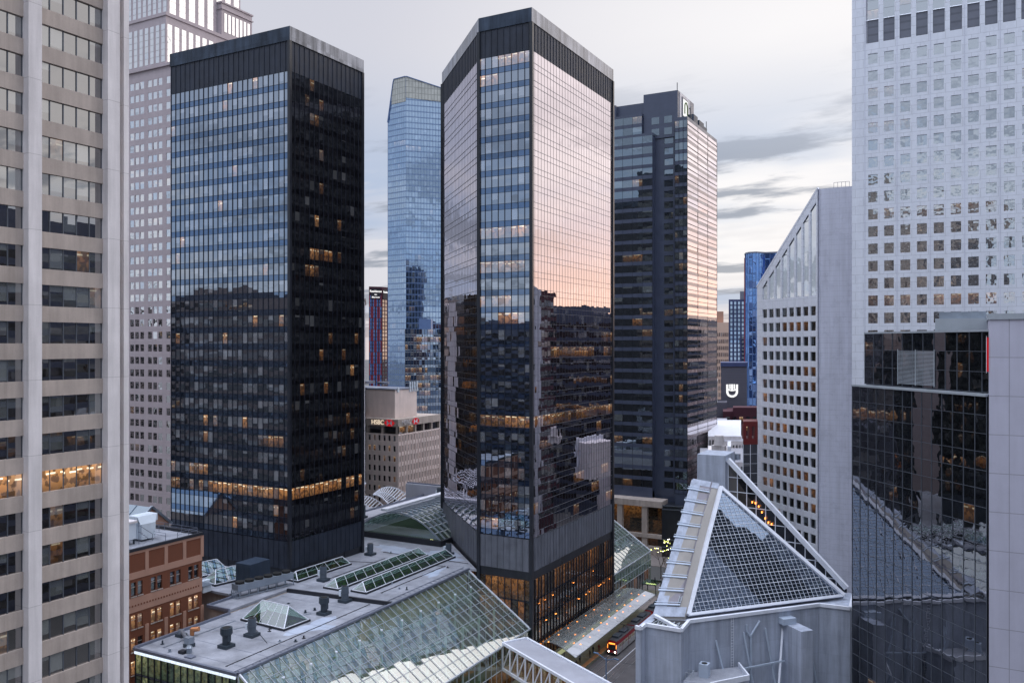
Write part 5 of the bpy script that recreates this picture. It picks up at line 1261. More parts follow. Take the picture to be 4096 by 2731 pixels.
# ================================================================== PYRAMID-ROOFED BUILDING
def pyramid():
    r = thing('pyramid_building', (-38, 160, 0), 'white walled building with a triangular sloping glass roof beside the tram street', 'atrium building')
    V3 = Vector; Q = V3((-44.4, 148.0, 23.9)); Rr = V3((-21.7, 173.6, 23.9)); P = V3((-44.0, 168.6, 43.6))
    h = (Rr-Q).normalized(); nrm = (Rr-Q).cross(P-Q).normalized(); s = nrm.cross(h).normalized(); 
    if s.z < 0: s = -s
    LQ = (Rr-Q).length; tp = (P-Q).dot(s); up_ = (P-Q).dot(h)
    nrow, ncol = 36, 36
    lo = lambda v: up_*v/tp; hi_ = lambda v: LQ-(LQ-up_)*v/tp
    G = MB(); rows_ = 12
    for j in range(rows_):
        v0, v1 = tp*j/rows_, tp*(j+1)/rows_; k = max(1, int((hi_(v0)-lo(v0))/3))
        for i in range(k):
            f0, f1 = i/k, (i+1)/k
            pt = lambda v, f: Q+s*v+h*(lo(v)+(hi_(v)-lo(v))*f)
            G.pane(pt(v0, f0), pt(v0, f1), pt(v1, f1), pt(v1, f0), tilt=.004)
    G.build('sloped_glass', 'glass_pyr', r)
    B = MB()
    for j in range(1, nrow):
        v = tp*j/nrow; B.beam(Q+s*v+h*lo(v)+nrm*.06, Q+s*v+h*hi_(v)+nrm*.06, .075 if j % 3 == 0 else .028, .06, up=nrm)
    for i in range(1, ncol):
        u = LQ*i/ncol; vm = tp*u/up_ if u < up_ else tp*(LQ-u)/(LQ-up_)
        B.beam(Q+h*u+nrm*.05, Q+h*u+s*vm+nrm*.05, .042, .06, up=nrm)
    B.build('glazing_bars', 'white_paint', r)
    E = MB(); E.beam(Q, P+nrm*.2, .7, .7, up=nrm); E.beam(P, Rr+nrm*.2, .7, .7, up=nrm); E.beam(Q+nrm*.2, Rr+nrm*.2, .5, .5, up=nrm); E.build('edge_beam', 'white_paint', r)
    # ribbed ramp roof
    a = V3((-49.8, 145.2, 23.6)); b = V3((-44.7, 147.2, 23.7)); c = V3((-44.5, 169.4, 43.9)); dd = V3((-50.0, 169.9, 44.4)); dn = V3((0, 0, -1.2))
    S = MB(); S.face([a, b, c, dd]); S.face([a+dn, a, dd, dd+dn]); S.face([b, b+dn, c+dn, c]); S.face([a+dn, b+dn, b, a]); S.face([dd, c, c+dn, dd+dn]); S.build('ramp_roof', 'concrete_beige2', r)
    nn = (b-a).cross(dd-a).normalized(); rp = lambda u, v: a.lerp(b, u).lerp(dd.lerp(c, u), v)
    S = MB(); S.face([rp(-.04, 0)+nn*.12, rp(.33, 0)+nn*.12, rp(.33, 1)+nn*.12, rp(-.04, 1)+nn*.12]); S.face([rp(-.04, 0)+nn*.13, rp(.98, 0)+nn*.13, rp(.98, .065)+nn*.13, rp(-.04, .065)+nn*.13]); S.face([rp(0, .965)+nn*.14, rp(1, .965)+nn*.14, rp(1, 1.01)+nn*.14, rp(0, 1.01)+nn*.14])
    S.build('ramp_border', 'white_wall', r)
    for k in range(10):
        v = .075+k*.094
        R_ = MB(); R_.beam(rp(-.09, v)+nn*.25, rp(.74, v)+nn*.25, .26, .3, up=nn); R_.beam(rp(-.09, v+.014)+nn*.42, rp(.74, v+.014)+nn*.42, .10, .10, up=nn); R_.build('rib', 'galv2', r)
        W_ = MB(); W_.face([rp(.37, v+.012)+nn*.10, rp(.70, v+.012)+nn*.10, rp(.70, v+.08)+nn*.10, rp(.37, v+.08)+nn*.10]); W_.face([rp(.70, v+.012)+nn*.4, rp(.76, v+.012)+nn*.05, rp(.76, v+.09)+nn*.05, rp(.70, v+.09)+nn*.4]); W_.build('panel', 'grey_panel', r)
    ld = MB(); 
    for k in range(7): ld.beam(rp(.66, .09+k*.006)+nn*.3, rp(.74, .09+k*.006)+nn*.3, .07)
    ld.beam(rp(.66, .07)+nn*.3, rp(.66, .135)+nn*.3, .08); ld.beam(rp(.74, .07)+nn*.3, rp(.74, .135)+nn*.3, .08); ld.build('ladder', 'mullion_light', r)
    # rear glazed wall under a sloping white beam
    T = V3((-45.3, 180.1, 47.4)); Bm = V3((-21.4, 176.9, 24.3)); 
    W_ = MB(); w2 = MB(); nbay = 12
    for i in range(nbay):
        p0, p1 = T.lerp(Bm, i/nbay), T.lerp(Bm, (i+1)/nbay); zb = 23.6
        W_.pane((p0.x, p0.y, zb), (p1.x, p1.y, zb), p1, p0, tilt=.006); w2.beam((p0.x, p0.y-.06, zb), p0+V3((0, -.06, 0)), .16)
    for z in range(26, 47, 3):
        t = (47.4-z)/(47.4-24.3)
        if t > .02: e = T.lerp(Bm, t); w2.beam((T.x, T.y-.06, z), (e.x, e.y-.06, z), .14)
    W_.build('rear_glass', 'glass_dark', r); w2.build('rear_bars', 'white_paint', r)
    w3 = MB(); w3.beam(T+V3((0, -.3, .3)), Bm+V3((0, -.3, .3)), .9, .9); w3.build('rear_beam', 'white_paint', r)
    lp = MB()
    for k in range(7): t = .22+k*.028; p = T.lerp(Bm, t); lp.box(p.x-.12, p.y-.55, p.z-3.2+math.sin(k)*.6, p.x+.12, p.y-.45, p.z-2.8+math.sin(k)*.6)
    lp.build('wall_lamp', 'lamp_orange', r)
    bb = MB(); bb.box(-51.6, 178.6, 0, -45.6, 187, 48.6); bb.build('stair_block', 'white_wall', r)
    # back of the glass roof
    K = MB(); K.face([P+V3((0, .4, -.4)), c, V3((-44.5, 169.4, 23)), V3((-44, 169, 23))]); K.face([V3((Rr.x, Rr.y+.5, 23)), V3((-44, 169.2, 23)), P+V3((0, .5, -.5)), Rr+V3((0, .5, -.3))]); K.build('back_wall', 'white_wall', r)
    # walls
    pts = [(-50.9, 138.9), (-49.9, 138.7), (-49.9, 141.0), (-43.5, 141.0), (-43.7, 146.3), (-25.1, 167.2), (-19.7, 167.5), (-20.3, 178.5), (-51, 178.5)]
    m = MB(); m.prism(pts, 0, 23.2); m.build('wall', 'white_wall', r)
    m = MB()
    for i in range(len(pts)-2):
        p, q = V3((*pts[i], 23.4)), V3((*pts[i+1], 23.4)); m.beam(p, q, .55, .6)
    m.build('coping', 'white_paint', r)
    m = MB(); m.face([(-49.4, 141.6, 23.26), (-43.9, 141.6, 23.26), (-44.2, 146.9, 23.26), (-49.4, 145.0, 23.26)]); m.build('well', 'soffit', r)
    m = MB()
    for k in range(6): m.beam((-49+k*.9, 141.8, 23.4), (-48.5+k*.9, 144.8, 23.4), .12); m.beam((-48.5+k*.9, 144.8, 23.4), (-48.1+k*.9, 141.8, 23.4), .12)
    m.build('well_truss', 'mullion_light', r)
    m = MB(); m.beam((-49.7, 145.3, 23.8), (-44.4, 141.4, 23.6), .6, .5); m.build('diagonal_coping', 'white_paint', r)
    d = V3((-25.1+43.7, 167.2-146.3, 0)).normalized(); n = V3((d.y, -d.x, 0)); O = V3((-43.7, 146.3, 0))
    # wedge buttress
    m = MB(); p = O+d*19.6; top = 21.0
    A, B2, C2, D2 = p, p+n*5.4, p+n*5.4+d*2.6, p+d*2.6
    m.face([A+V3((0, 0, top)), B2+V3((0, 0, top-.0)), C2+V3((0, 0, top)), D2+V3((0, 0, top))]); m.face([B2, C2, C2+V3((0, 0, top)), B2+V3((0, 0, top))]); m.face([C2, D2, D2+V3((0, 0, top)), C2+V3((0, 0, top))]); m.face([A, B2, B2+V3((0, 0, top)), A+V3((0, 0, top))])
    m.build('buttress', 'white_wall', r)
    m = MB(); m.beam(A+d*.2+V3((0, 0, top-1)), B2+d*.2-d*6+V3((0, 0, -1)), .35, .35); m.build('buttress_rib', 'white_paint', r)
    # struts and pipes across the blank wall
    m = MB()
    for (u, z0_, du, ln) in ((5.2, 19.6, 1.6, 9), (11.0, 20.3, 2.6, 17), (15.6, 20.6, 2.6, 17), (25.2, 17, 2.4, 15)):
        p = O+d*u+n*.5; m.beam(p+V3((0, 0, z0_)), p+d*du+n*1.6+V3((0, 0, z0_-ln)), .26)
    m.beam(O+d*4+n*1.5+V3((0, 0, 14.0)), O+d*19+n*1.5+V3((0, 0, 14.6)), .26); m.build('brace', 'galv2', r)
    m = MB(); p = O+d*12.6+n*.4
    m.cyl(p+V3((0, 0, 0)), p+V3((0, 0, 19.6)), .18, n=8); m.cyl(p+V3((0, 0, 19.6)), p+d*1.9+V3((0, 0, 22)), .2, n=8); m.cyl(p+V3((0, 0, 19.2)), p-d*.9+V3((0, 0, 20.4)), .18, n=8); m.cyl(p-d*.9+V3((0, 0, 20.4)), p-d*.9+V3((0, 0, 21.6)), .18, n=8); m.build('drain_pipe', 'galv2', r)
    m = MB(); m.obox(tuple((O+d*20.2+n*.8)[:2]), (d.x, d.y), 1.4, .8, 21.0, 22.1); m.build('wall_equipment', 'galv2', r)
    # cable tray, wall lamps
    m = MB(); q = O+d*8.6+n*.1
    for k in range(40): m.beam(q+V3((0, 0, 3+k*.5)), q+d*.5+V3((0, 0, 3+k*.5)), .06)
    m.beam(q+V3((0, 0, 2)), q+V3((0, 0, 23)), .07); m.beam(q+d*.5+V3((0, 0, 2)), q+d*.5+V3((0, 0, 23)), .07); m.build('wall_ladder', 'white_paint', r)
    # low annex
    m = MB(); m.prism([(-43.3, 141.2), (-38.5, 141.0), (-33.6, 147.5), (-36.5, 152.5), (-43.2, 145.9)], 0, 14.6); m.build('annex', 'white_wall', r)
    m = MB(); m.prism([(-43.2, 141.4), (-38.7, 141.3), (-34.0, 147.5), (-36.7, 152.0), (-43.0, 145.9)], 14.6, 14.75); m.build('annex_roof', 'gravel', r)
    m = MB(); m.beam((-38.5, 141.0, 15.0), (-33.6, 147.5, 15.0), .3, .9); m.beam((-33.6, 147.5, 15), (-36.5, 152.4, 15), .3, .9); m.build('annex_parapet', 'white_paint', r)
    m = MB(); m.box(-41.4, 144.2, 14.7, -39.8, 145.8, 17.0); m.build('annex_vent', 'galv2', r)
    m = MB(); m.cyl((-40.6, 145.0, 17.0), (-40.6, 145.0, 17.04), .5, n=12); m.build('annex_vent_hole', 'rubber', r)
    m = MB()
    for (x, y) in ((-43, 142), (-42, 142), (-43, 143.4), (-42, 143.4)): m.beam((x, y, 14.7), (x, y, 16.0), .08)
    m.beam((-43, 142, 16), (-42, 142, 16), .08); m.beam((-43, 143.4, 16), (-42, 143.4, 16), .08); m.beam((-42, 142, 16), (-42, 143.4, 16), .08); m.build('annex_rail', 'mullion_light', r)
pyramid()

# ================================================================== SKYBRIDGE
def skybridge():
    r = thing('skybridge', (-68, 152, 4.6), 'white steel truss footbridge with a flat grey roof crossing above the tram street', 'footbridge')
    A = Vector((-84.2, 156.9, 0)); B = Vector((-50.6, 137.5, 0)); d = (B-A).normalized(); n = Vector((d.y, -d.x, 0)); Ln = (B-A).length
    up = lambda z: Vector((0, 0, z)); w = 2.9
    m = MB(); m.obox(tuple(((A+B)/2)[:2]), (d.x, d.y), Ln/2, w-.15, 9.6, 10.0); m.build('roof', 'gravel2', r)
    m = MB(); m.obox(tuple(((A+B)/2)[:2]), (d.x, d.y), Ln/2, w-.1, 4.6, 5.1); m.build('floor', 'concrete_beige', r)
    C = MB(); D_ = MB(); bay = 2.9; k = int(Ln/bay)
    for sgn in (1, -1):
        o = n*w*sgn
        C.beam(A+o+up(10.0), B+o+up(10.0), .42, .55); C.beam(A+o+up(4.7), B+o+up(4.7), .42, .6)
        for i in range(k+1):
            p = A+o+d*i*bay; D_.beam(p+up(4.9), p+up(9.8), .26)
            if i < k: (D_.beam(p+up(4.9), p+d*bay+up(9.8), .22))
    C.beam(A-n*w+up(10.0), A+n*w+up(10.0), .42, .55)
    C.build('chord', 'white_paint', r); D_.build('truss', 'white_paint', r)
    g = MB()
    for i in range(k):
        for sgn in (1, -1):
            o = n*(w-.3)*sgn; p = A+o+d*i*bay; g.pane(p+up(5.1), p+d*bay+up(5.1), p+d*bay+up(9.6), p+up(9.6), tilt=.004)
    g.build('glass', 'glass_bridge', r)
    m = MB(); 
    for i in range(int(Ln/.9)): p = A+d*i*.9+n*.9; m.box(p.x-.12, p.y-.12, 5.1, p.x+.12, p.y+.12, 9.5) if i % 2 else None
    m.build('inner_screen', 'wood', r)
    m = MB()
    for i in range(k): p = A+d*(i+.5)*bay; m.box(p.x-.5, p.y-.15, 9.48, p.x+.5, p.y+.15, 9.58)
    m.build('ceiling_lamp', 'warm_strip', r)
skybridge()

# ================================================================== CANOPY
def canopy():
    r = thing('station_canopy', (-79, 190, .75), 'long translucent glass canopy with orange lamps over the tram platform', 'station canopy')
    y0, y1 = 168.5, 218.0; n = 22
    prof = [(-84.6, 5.3), (-82.5, 5.95), (-80.5, 6.2), (-78.6, 6.15), (-77.2, 5.85), (-74.3, 5.35)]
    Y = lambda i, x: (y0+(y1-y0)*i/n)+( -.55*(x+79) if i == 0 else 0)
    G = MB(); S = MB(); F = MB()
    for i in range(n):
        for k in range(len(prof)-1):
            (xa, za), (xb, zb) = prof[k], prof[k+1]; mb = S if k == 4 else G
            mb.pane((xa, Y(i, xa), za), (xb, Y(i, xb), zb), (xb, Y(i+1, xb), zb), (xa, Y(i+1, xa), za), tilt=.012)
    G.build('glass', 'glass_canopy', r); S.build('white_edge', 'canopy_white', r)
    for i in range(n+1):
        for k in range(len(prof)-1):
            (xa, za), (xb, zb) = prof[k], prof[k+1]; F.beam((xa, Y(i, xa), za-.08), (xb, Y(i, xb), zb-.08), .07, .12)
    for k, (x, z) in enumerate(prof): F.beam((x, Y(0, x), z-.08), (x, y1, z-.08), .10 if k in (0, 5) else .06, .12)
    F.build('frame', 'mullion_light', r)
    c = MB()
    for i in range(8):
        y = y0+3+i*(y1-y0-5)/7; c.cyl((-79.6, y, .75), (-79.6, y, 4.6), .14, n=8); c.beam((-79.6, y, 4.5), (-83.6, y, 5.5), .1); c.beam((-79.6, y, 4.5), (-75.2, y, 5.35), .1)
    c.build('column', 'mullion_mid', r)
    for i in range(9):
        y = y0+3.5+i*5.2
        for x, z, mt in ((-83, 5.72, 'lamp_orange'), (-79.4, 6.05, 'lamp_orange'), (-77.6, 5.84, 'lamp_orange'), (-76.2, 5.62, 'lamp_orange')):
            if x < -82.5 and i > 5 or (x == -79.4 and i in (3, 7)): continue
            m = MB(); m.cyl((x, y+(x+79)*.3, z-.06), (x, y+(x+79)*.3, z+.10), .25, .16, n=8); m.build('lamp', mt, r)
    p = MB(); p.box(-80.2, 168, 4.2, -79.1, 217, 4.35); p.build('light_strip', 'strip_dim', r)
canopy()
r = thing('street_screen', (-87, 205, 0), 'small white flat-topped kiosk sign beside the base of the cut-corner tower', 'kiosk')
m = MB(); m.box(-85.1, 202.5, 0, -84.2, 208.5, 3.4); m.build('body', 'soffit', r); m = MB(); m.box(-85.3, 202.0, 3.4, -83.4, 209, 3.9); m.build('cap', 'white_paint', r)

# ================================================================== TRAM
def tram_car(y0, label, n_sec=2):
    r = thing('tram', (-73.3, y0+12, .1), label, 'tram', 'red trams at the platform'); xc = -73.27; hw = 1.32; Ln = 24.5
    def prof(k): return [(xc-hw, .45), (xc-hw, 2.6), (xc-hw*.9, 3.35), (xc-hw*.6, 3.55), (xc+hw*.6, 3.55), (xc+hw*.9, 3.35), (xc+hw, 2.6), (xc+hw, .45)]
    for s in range(2):
        a = y0+s*(Ln/2+.35); b = a+Ln/2-.35; P_ = prof(0); m = MB(); nP = len(P_)
        inset = .75
        def ring(y, k): return [Vector((xc+(x-xc)*k, y, z)) for x, z in P_]
        rings = [ring(a, .86), ring(a+inset, 1), ring(b-inset, 1), ring(b, .86)] if s == 0 else [ring(a, 1), ring(a+.1, 1), ring(b-inset, 1), ring(b, .86)]
        if s == 0: rings[-1] = ring(b, 1); rings[-2] = ring(b-.1, 1)
        for i in range(3):
            for j in range(nP):
                k = (j+1) % nP; m.face([rings[i][j], rings[i+1][j], rings[i+1][k], rings[i][k]], mi=0 if j in (0, 6, 7) and True else (1 if j in (1, 5) else 2) if j != 0 else 0)
        m.face(rings[0], mi=1); m.face(rings[-1][::-1], mi=1); m.build('body', ['tram_white', 'tram_red', 'tram_dark'], r)
        for x, sg in ((xc+hw+.02, 1), (xc-hw-.02, -1)):
            w = MB(); dr = MB()
            for i in range(5):
                ya = a+1.2+i*2.1; q = [(x, ya, 1.55), (x, ya+1.6, 1.55), (x, ya+1.6, 2.5), (x, ya, 2.5)]
                if sg < 0: q = [q[1], q[0], q[3], q[2]]
                w.pane(*q, lit=.5)
            w.build('side_windows', 'glass_tram', r)
            for ya in (a+3.0, a+7.2): dr.box(min(x, x+.02*sg), ya-.05, .55, max(x, x+.02*sg), ya+.1, 2.6)
            dr.build('door', 'tram_red', r)
        m = MB(); m.box(xc-hw-.01, a+.8, 2.62, xc+hw+.01, b-.8, 2.75); m.build('red_band', 'tram_red', r)
        u = MB(); u.box(xc-.8, a+2, 3.55, xc+.8, a+4.6, 3.95); u.box(xc-.8, a+6.2, 3.55, xc+.8, a+9, 3.9); u.build('roof_box', 'vent_dark', r)
        bg_ = MB(); bg_.box(xc-1.1, a+1.6, .1, xc+1.1, a+4, .5); bg_.box(xc-1.1, b-4, .1, xc+1.1, b-1.6, .5); bg_.build('bogie', 'rubber', r)
    m = MB(); m.box(xc-1.15, y0+Ln/2-.4, .6, xc+1.15, y0+Ln/2+.4, 3.3); m.build('gangway', 'rubber', r)
    m = MB(); f = y0-.03
    m.pane((xc-.95, f, 1.3), (xc+.95, f, 1.3), (xc+.9, f, 2.55), (xc-.9, f, 2.55), lit=0); m.build('windscreen', 'glass_tram', r)
    m = MB(); m.box(xc-.75, f-.04, 2.68, xc+.75, f, 2.98); m.box(xc-1.12, f-.03, 1.7, xc-1.0, f, 2.6); m.box(xc+1.0, f-.03, 1.7, xc+1.12, f, 2.6); m.build('destination_display', 'led_amber', r)
    for s in (-1, 1): m = MB(); m.cyl((xc+s*.78, f, .95), (xc+s*.78, f-.08, .95), .17, n=12); m.build('headlight', 'lamp_white', r)
    m = MB(); m.box(xc-1.0, f-.1, .35, xc+1.0, f+.4, .7); m.build('bumper', 'rubber', r)
    m = MB(); m.beam((xc-.6, y0+9, 3.9), (xc, y0+7.4, 5.0), .07); m.beam((xc+.6, y0+9, 3.9), (xc, y0+7.4, 5.0), .07); m.beam((xc-.8, y0+7.4, 5.05), (xc+.8, y0+7.4, 5.05), .07); m.build('pantograph', 'vent_dark', r)
tram_car(184.2, 'front red and white tram with two lit headlights and an amber display')
tram_car(209.6, 'second red tram coupled behind, mostly hidden by the white ribbed roof')

# ================================================================== STREET LIFE
def person(loc, yaw, label, lean=0, coat='cloth_dark', stride=.15):
    pts = {'hip': (0, 0, .95), 'chest': (0, lean*.3, 1.35), 'neck': (0, lean*.4, 1.52), 'head': (0, lean*.5+.02, 1.68), 'top': (0, lean*.5+.02, 1.8),
           'kl': (-.11, stride*.6, .52), 'al': (-.12, stride, .08), 'fl': (-.12, stride+.16, .04), 'kr': (.11, -stride*.2, .52), 'ar': (.12, -stride, .08), 'fr': (.12, -stride+.16, .04),
           'sl': (-.19, lean*.35, 1.45), 'el': (-.26, -.03, 1.18), 'hl': (-.24, .12, .95), 'sr': (.19, lean*.35, 1.45), 'er': (.26, -.03, 1.18), 'hr': (.24, .1, .95)}
    rad = dict(hip=.17, chest=.2, neck=.07, head=.1, top=.08, kl=.08, al=.055, fl=.04, kr=.08, ar=.055, fr=.04, sl=.09, el=.06, hl=.045, sr=.09, er=.06, hr=.045)
    ed = [('hip', 'chest'), ('chest', 'neck'), ('neck', 'head'), ('head', 'top'), ('hip', 'kl'), ('kl', 'al'), ('al', 'fl'), ('hip', 'kr'), ('kr', 'ar'), ('ar', 'fr'), ('chest', 'sl'), ('sl', 'el'), ('el', 'hl'), ('chest', 'sr'), ('sr', 'er'), ('er', 'hr')]
    ks = list(pts); me = bpy.data.meshes.new('person'); me.from_pydata([pts[k] for k in ks], [(ks.index(a), ks.index(b)) for a, b in ed], [])
    o = bpy.data.objects.new('person', me); COL.objects.link(o); me.materials.append(M[coat])
    md = o.modifiers.new('skin', 'SKIN'); 
    for i, k in enumerate(ks): me.skin_vertices[0].data[i].radius = (rad[k], rad[k]*.85)
    me.skin_vertices[0].data[0].use_root = True
    o.modifiers.new('sub', 'SUBSURF').levels = 1
    hd = MB(); hd.cyl((0, lean*.5+.02, 1.60), (0, lean*.5+.02, 1.76), .085, .1, n=10); hd.cyl((0, lean*.5+.02, 1.76), (0, lean*.5, 1.84), .1, .06, n=10)
    h = hd.build('hat', 'cloth_dark', None); h.parent = o
    fc = MB(); fc.box(-.05, lean*.5+.09, 1.62, .05, lean*.5+.125, 1.73); f = fc.build('face', 'skin', None); f.parent = o
    o.location = loc; o.rotation_euler = (0, 0, yaw)
    tag(o, label, 'person', 'people waiting on the tram platform')
ppl = [(-76.6, 171.5, 'nearest person at the canopy corner in dark clothes, on the tram platform'), (-77.2, 174.8, 'person in dark clothes, second from the near end of the platform'),
       (-76.4, 178.6, 'person in dark clothes walking along the platform edge toward the tram'), (-76.9, 181.6, 'person in dark coat just ahead of the tram front'),
       (-76.1, 183.2, 'person in a dark red coat at the platform edge by the tram front'), (-77.6, 170.2, 'person in dark clothes under the near end of the canopy, furthest from the edge')]
for i, (x, y, lb) in enumerate(ppl): person((x, y, .76), random.uniform(0, 6), lb, coat='cloth_red' if 'red coat' in lb else 'cloth_dark', stride=random.uniform(.03, .25))
person((-75.9, 219.5, .15), 1.2, 'person in dark clothes beyond the far end of the canopy, near the second tram'); person((-79.5, 228, .15), 4.2, 'person in dark clothes on the pavement between the bare trees and the canopy')

def bare_tree(loc, ht, lights, label, seed):
    rs = random.Random(seed); r = thing('bare_tree', loc, label, 'tree', 'bare street trees'); o = Vector(loc)
    T = MB(); tips = []
    def grow(p, d, ln, rad, dep):
        q = p+d*ln; T.cyl(p, q, rad, rad*.68, n=5 if dep < 2 else 3, caps=False)
        if dep >= 4: tips.append(q); return
        for k in range(3 if dep < 3 else 2):
            nd = (d+Vector((rs.gauss(0, .55), rs.gauss(0, .55), rs.uniform(-.05, .5)))).normalized(); grow(q, nd, ln*rs.uniform(.6, .8), rad*.62, dep+1)
    grow(o, Vector((0, 0, 1)), ht*.34, .16, 0); T.build('trunk', 'bark', r)
    if lights:
        for mt, nm in (('lamp_yellow', 'string_lights'), ('lamp_white', 'string_lights')):
            Lm = MB()
            for q in tips:
                if rs.random() < .16*lights: 
                    s = rs.uniform(.05, .12); Lm.cyl(q-Vector((0, 0, s)), q+Vector((0, 0, s)), s, s*.6, n=6)
            if Lm.f: Lm.build(nm, mt, r)
for i, (x, y, h, lg) in enumerate(((-84, 251.5, 10, 1.2), (-80.5, 248.5, 8, .3), (-78.5, 256, 8, 0), (-86.5, 268, 10, 1.0), (-80, 270, 9, .4), (-77, 262, 8, 0))):
    bare_tree((x, y, .1), h, lg, ['bare tree hung with many yellow and white lights by the far glass atrium', 'small bare tree on the pavement just past the far atrium corner', 'bare unlit tree close to the ribbed ramp roof, on the far pavement',
              'bare tree with a few bright lights in front of the stone podium', 'bare faintly lit tree in front of the dark podium', 'bare unlit tree at the far street corner'][i], 20+i)
def street_lamp(loc, yaw, label, ht=9.5, double=True):
    r = thing('street_lamp', loc, label, 'street lamp', 'street lamps'); o = Vector(loc); d = Vector((math.cos(yaw), math.sin(yaw), 0))
    m = MB(); m.cyl(o, o+Vector((0, 0, ht)), .14, .10, n=8); m.build('pole', 'unit_blue2', r)
    m = MB()
    for s in ((1, -1) if double else (1,)): m.beam(o+Vector((0, 0, ht-.5)), o+d*s*2.2+Vector((0, 0, ht+.25)), .12)
    m.build('arm', 'unit_blue2', r)
    for s in ((1, -1) if double else (1,)):
        p = o+d*s*2.5+Vector((0, 0, ht+.25)); m = MB(); m.obox((p.x, p.y), (d.x, d.y), .55, .17, p.z-.08, p.z+.1); m.build('lamp_head', 'unit_blue2', r)
r = thing('rooftop_duct', (-136, 128, 20.6), 'low white duct box with pipes beside the slate-blue cooling unit', 'roof duct')
m = MB(); m.box(-146, 124, 20.7, -139.5, 126.2, 22.0); m.box(-145, 126.2, 20.7, -144, 130, 21.6); m.build('duct', 'unit_white', r); m = MB(); m.box(-146.2, 123.8, 22.0, -139.3, 126.4, 22.15); m.build('cover', 'galv', r)
for i, (x, y) in enumerate(((-58.5, 205), (-57.8, 214), (-59, 228), (-81, 243), (-79, 238), (-84, 246))): person((x, y, .16), 1.1*i, ['person in dark clothes on the right pavement beside the street, nearest', 'person in dark clothes on the right pavement by the second tram', 'person in dark clothes far along the right pavement', 'person in dark clothes by the corner of the far atrium', 'person in dark clothes beside the street shelter', 'person in dark clothes near the bare lit tree'][i], stride=.2)
g = MB()
for y in range(150, 250, 6): g.face([(-63.3, y, .026), (-63.1, y, .026), (-63.1, y+3, .026), (-63.3, y+3, .026)])
for k in range(9): g.face([(-70+k*1.4, 243, .026), (-69.3+k*1.4, 243, .026), (-69.3+k*1.4, 247, .026), (-70+k*1.4, 247, .026)])
g.face([(-70.3, 100, .026), (-70.15, 100, .026), (-70.15, 242, .026), (-70.3, 242, .026)]); struct('road_markings', g, 'white_paint')
r = thing('overhead_wire', (-73.27, 190, 5), 'thin dark overhead wires above the tram tracks', 'wire')
for x in (-73.27, -68.2): m = MB(); m.cyl((x, 150, 5.6), (x, 250, 5.6), .03, n=4); m.build('contact_wire', 'vent_dark', r)
for y in (165, 190, 215, 240): m = MB(); m.cyl((-74.5, y, 6.2), (-56, y, 6.6), .03, n=4); m.build('span_wire', 'vent_dark', r)
street_lamp((-64.3, 158.5, 0), R(165), 'blue-grey double-armed street lamp standing in front of the tram, beside the footbridge')
street_lamp((-77.5, 250, .1), R(90), 'dark street lamp on the far pavement among the bare trees', 8, False)
for i, (x, y, c) in enumerate(((-76, 247.5, 'lamp_red'), (-70.8, 246.5, 'lamp_red'))):
    r = thing('traffic_light', (x, y, .1), ['traffic light showing red on the far pavement by the bare trees', 'traffic light showing red beside the ribbed ramp roof'][i], 'traffic light', 'traffic lights')
    m = MB(); m.cyl((x, y, .1), (x, y, 4.6), .08, n=6); m.build('pole', 'vent_dark', r); m = MB(); m.box(x-.2, y-.2, 3.6, x+.2, y+.2, 4.7); m.build('housing', 'vent_dark', r); m = MB(); m.cyl((x, y-.2, 4.4), (x, y-.26, 4.4), .13, n=10); m.build('lamp', c, r)
r = thing('shelter', (-81.5, 236, .15), 'small street shelter with a dark frame on the pavement below the far atrium', 'shelter')
m = MB()
for (x, y) in ((-83.5, 233.5), (-79.5, 233.5), (-83.5, 238), (-79.5, 238)): m.beam((x, y, .15), (x, y, 3.1), .2)
m.beam((-83.5, 233.5, 3.1), (-79.5, 233.5, 3.1), .2); m.beam((-83.5, 238, 3.1), (-79.5, 238, 3.1), .2); m.build('frame', 'vent_dark', r)
m = MB(); m.box(-83.8, 233.2, 3.2, -79.2, 238.3, 3.35); m.build('roof', 'glass_green', r); m = MB(); m.box(-83, 235, 2.9, -80, 235.2, 3.05); m.build('lamp', 'warm_strip', r)

# ================================================================== FAR BUILDINGS ON THE RIGHT
def bear(px, dd):
    cx = (px-512)/850*dd; c, s = math.cos(R(YAW)), math.sin(R(YAW)); return Vector((cx*c-dd*s, cx*s+dd*c, 0))
def block(r, a, b, dd, z0, z1, mat, deep=22, name='wall'):
    A, B = bear(a, dd), bear(b, dd); kk = 1+deep/dd
    m = MB(); m.prism([tuple(A[:2]), tuple(B[:2]), tuple((B*kk)[:2]), tuple((A*kk)[:2])], z0, z1); m.build(name, mat, r); return A, B
def zat(py, dd): return CAMZ+dd*(344-py)/850
r = thing('striped_hotel', tuple(bear(737, 600)), 'blue and white striped high-rise on a white podium, far off beyond the grey emblem wall', 'high-rise')
A, B = block(r, 729, 748, 600, 44, zat(299, 600), 'stripe_blue')
d, n, Ln = fdir(A, B); 
for k in range(5):
    m = MB()
    for f in range(17): q = quadset(m, A, d, n, .3, .9+k*Ln/5, .9+k*Ln/5+1.5, 52+f*3.0, 54.2+f*3.0); m.pane(*q)
    m.build('window_column', 'glass_bow', r)
m = MB()
for k in range(6): m.beam(A+d*(k*Ln/5)+n*.4+Vector((0, 0, 48)), A+d*(k*Ln/5)+n*.4+Vector((0, 0, zat(299, 600))), .5)
m.build('ribs', 'stripe_blue', r); block(r, 728, 749, 598, 0, 58, 'white_paint', name='podium'); block(r, 740, 746, 606, 100, zat(291, 606), 'louvre_grey', 8, name='penthouse')
r = thing('beige_block', tuple(bear(723, 650)), 'distant beige block with rows of tiny windows beside the dark stepped tower', 'office block')
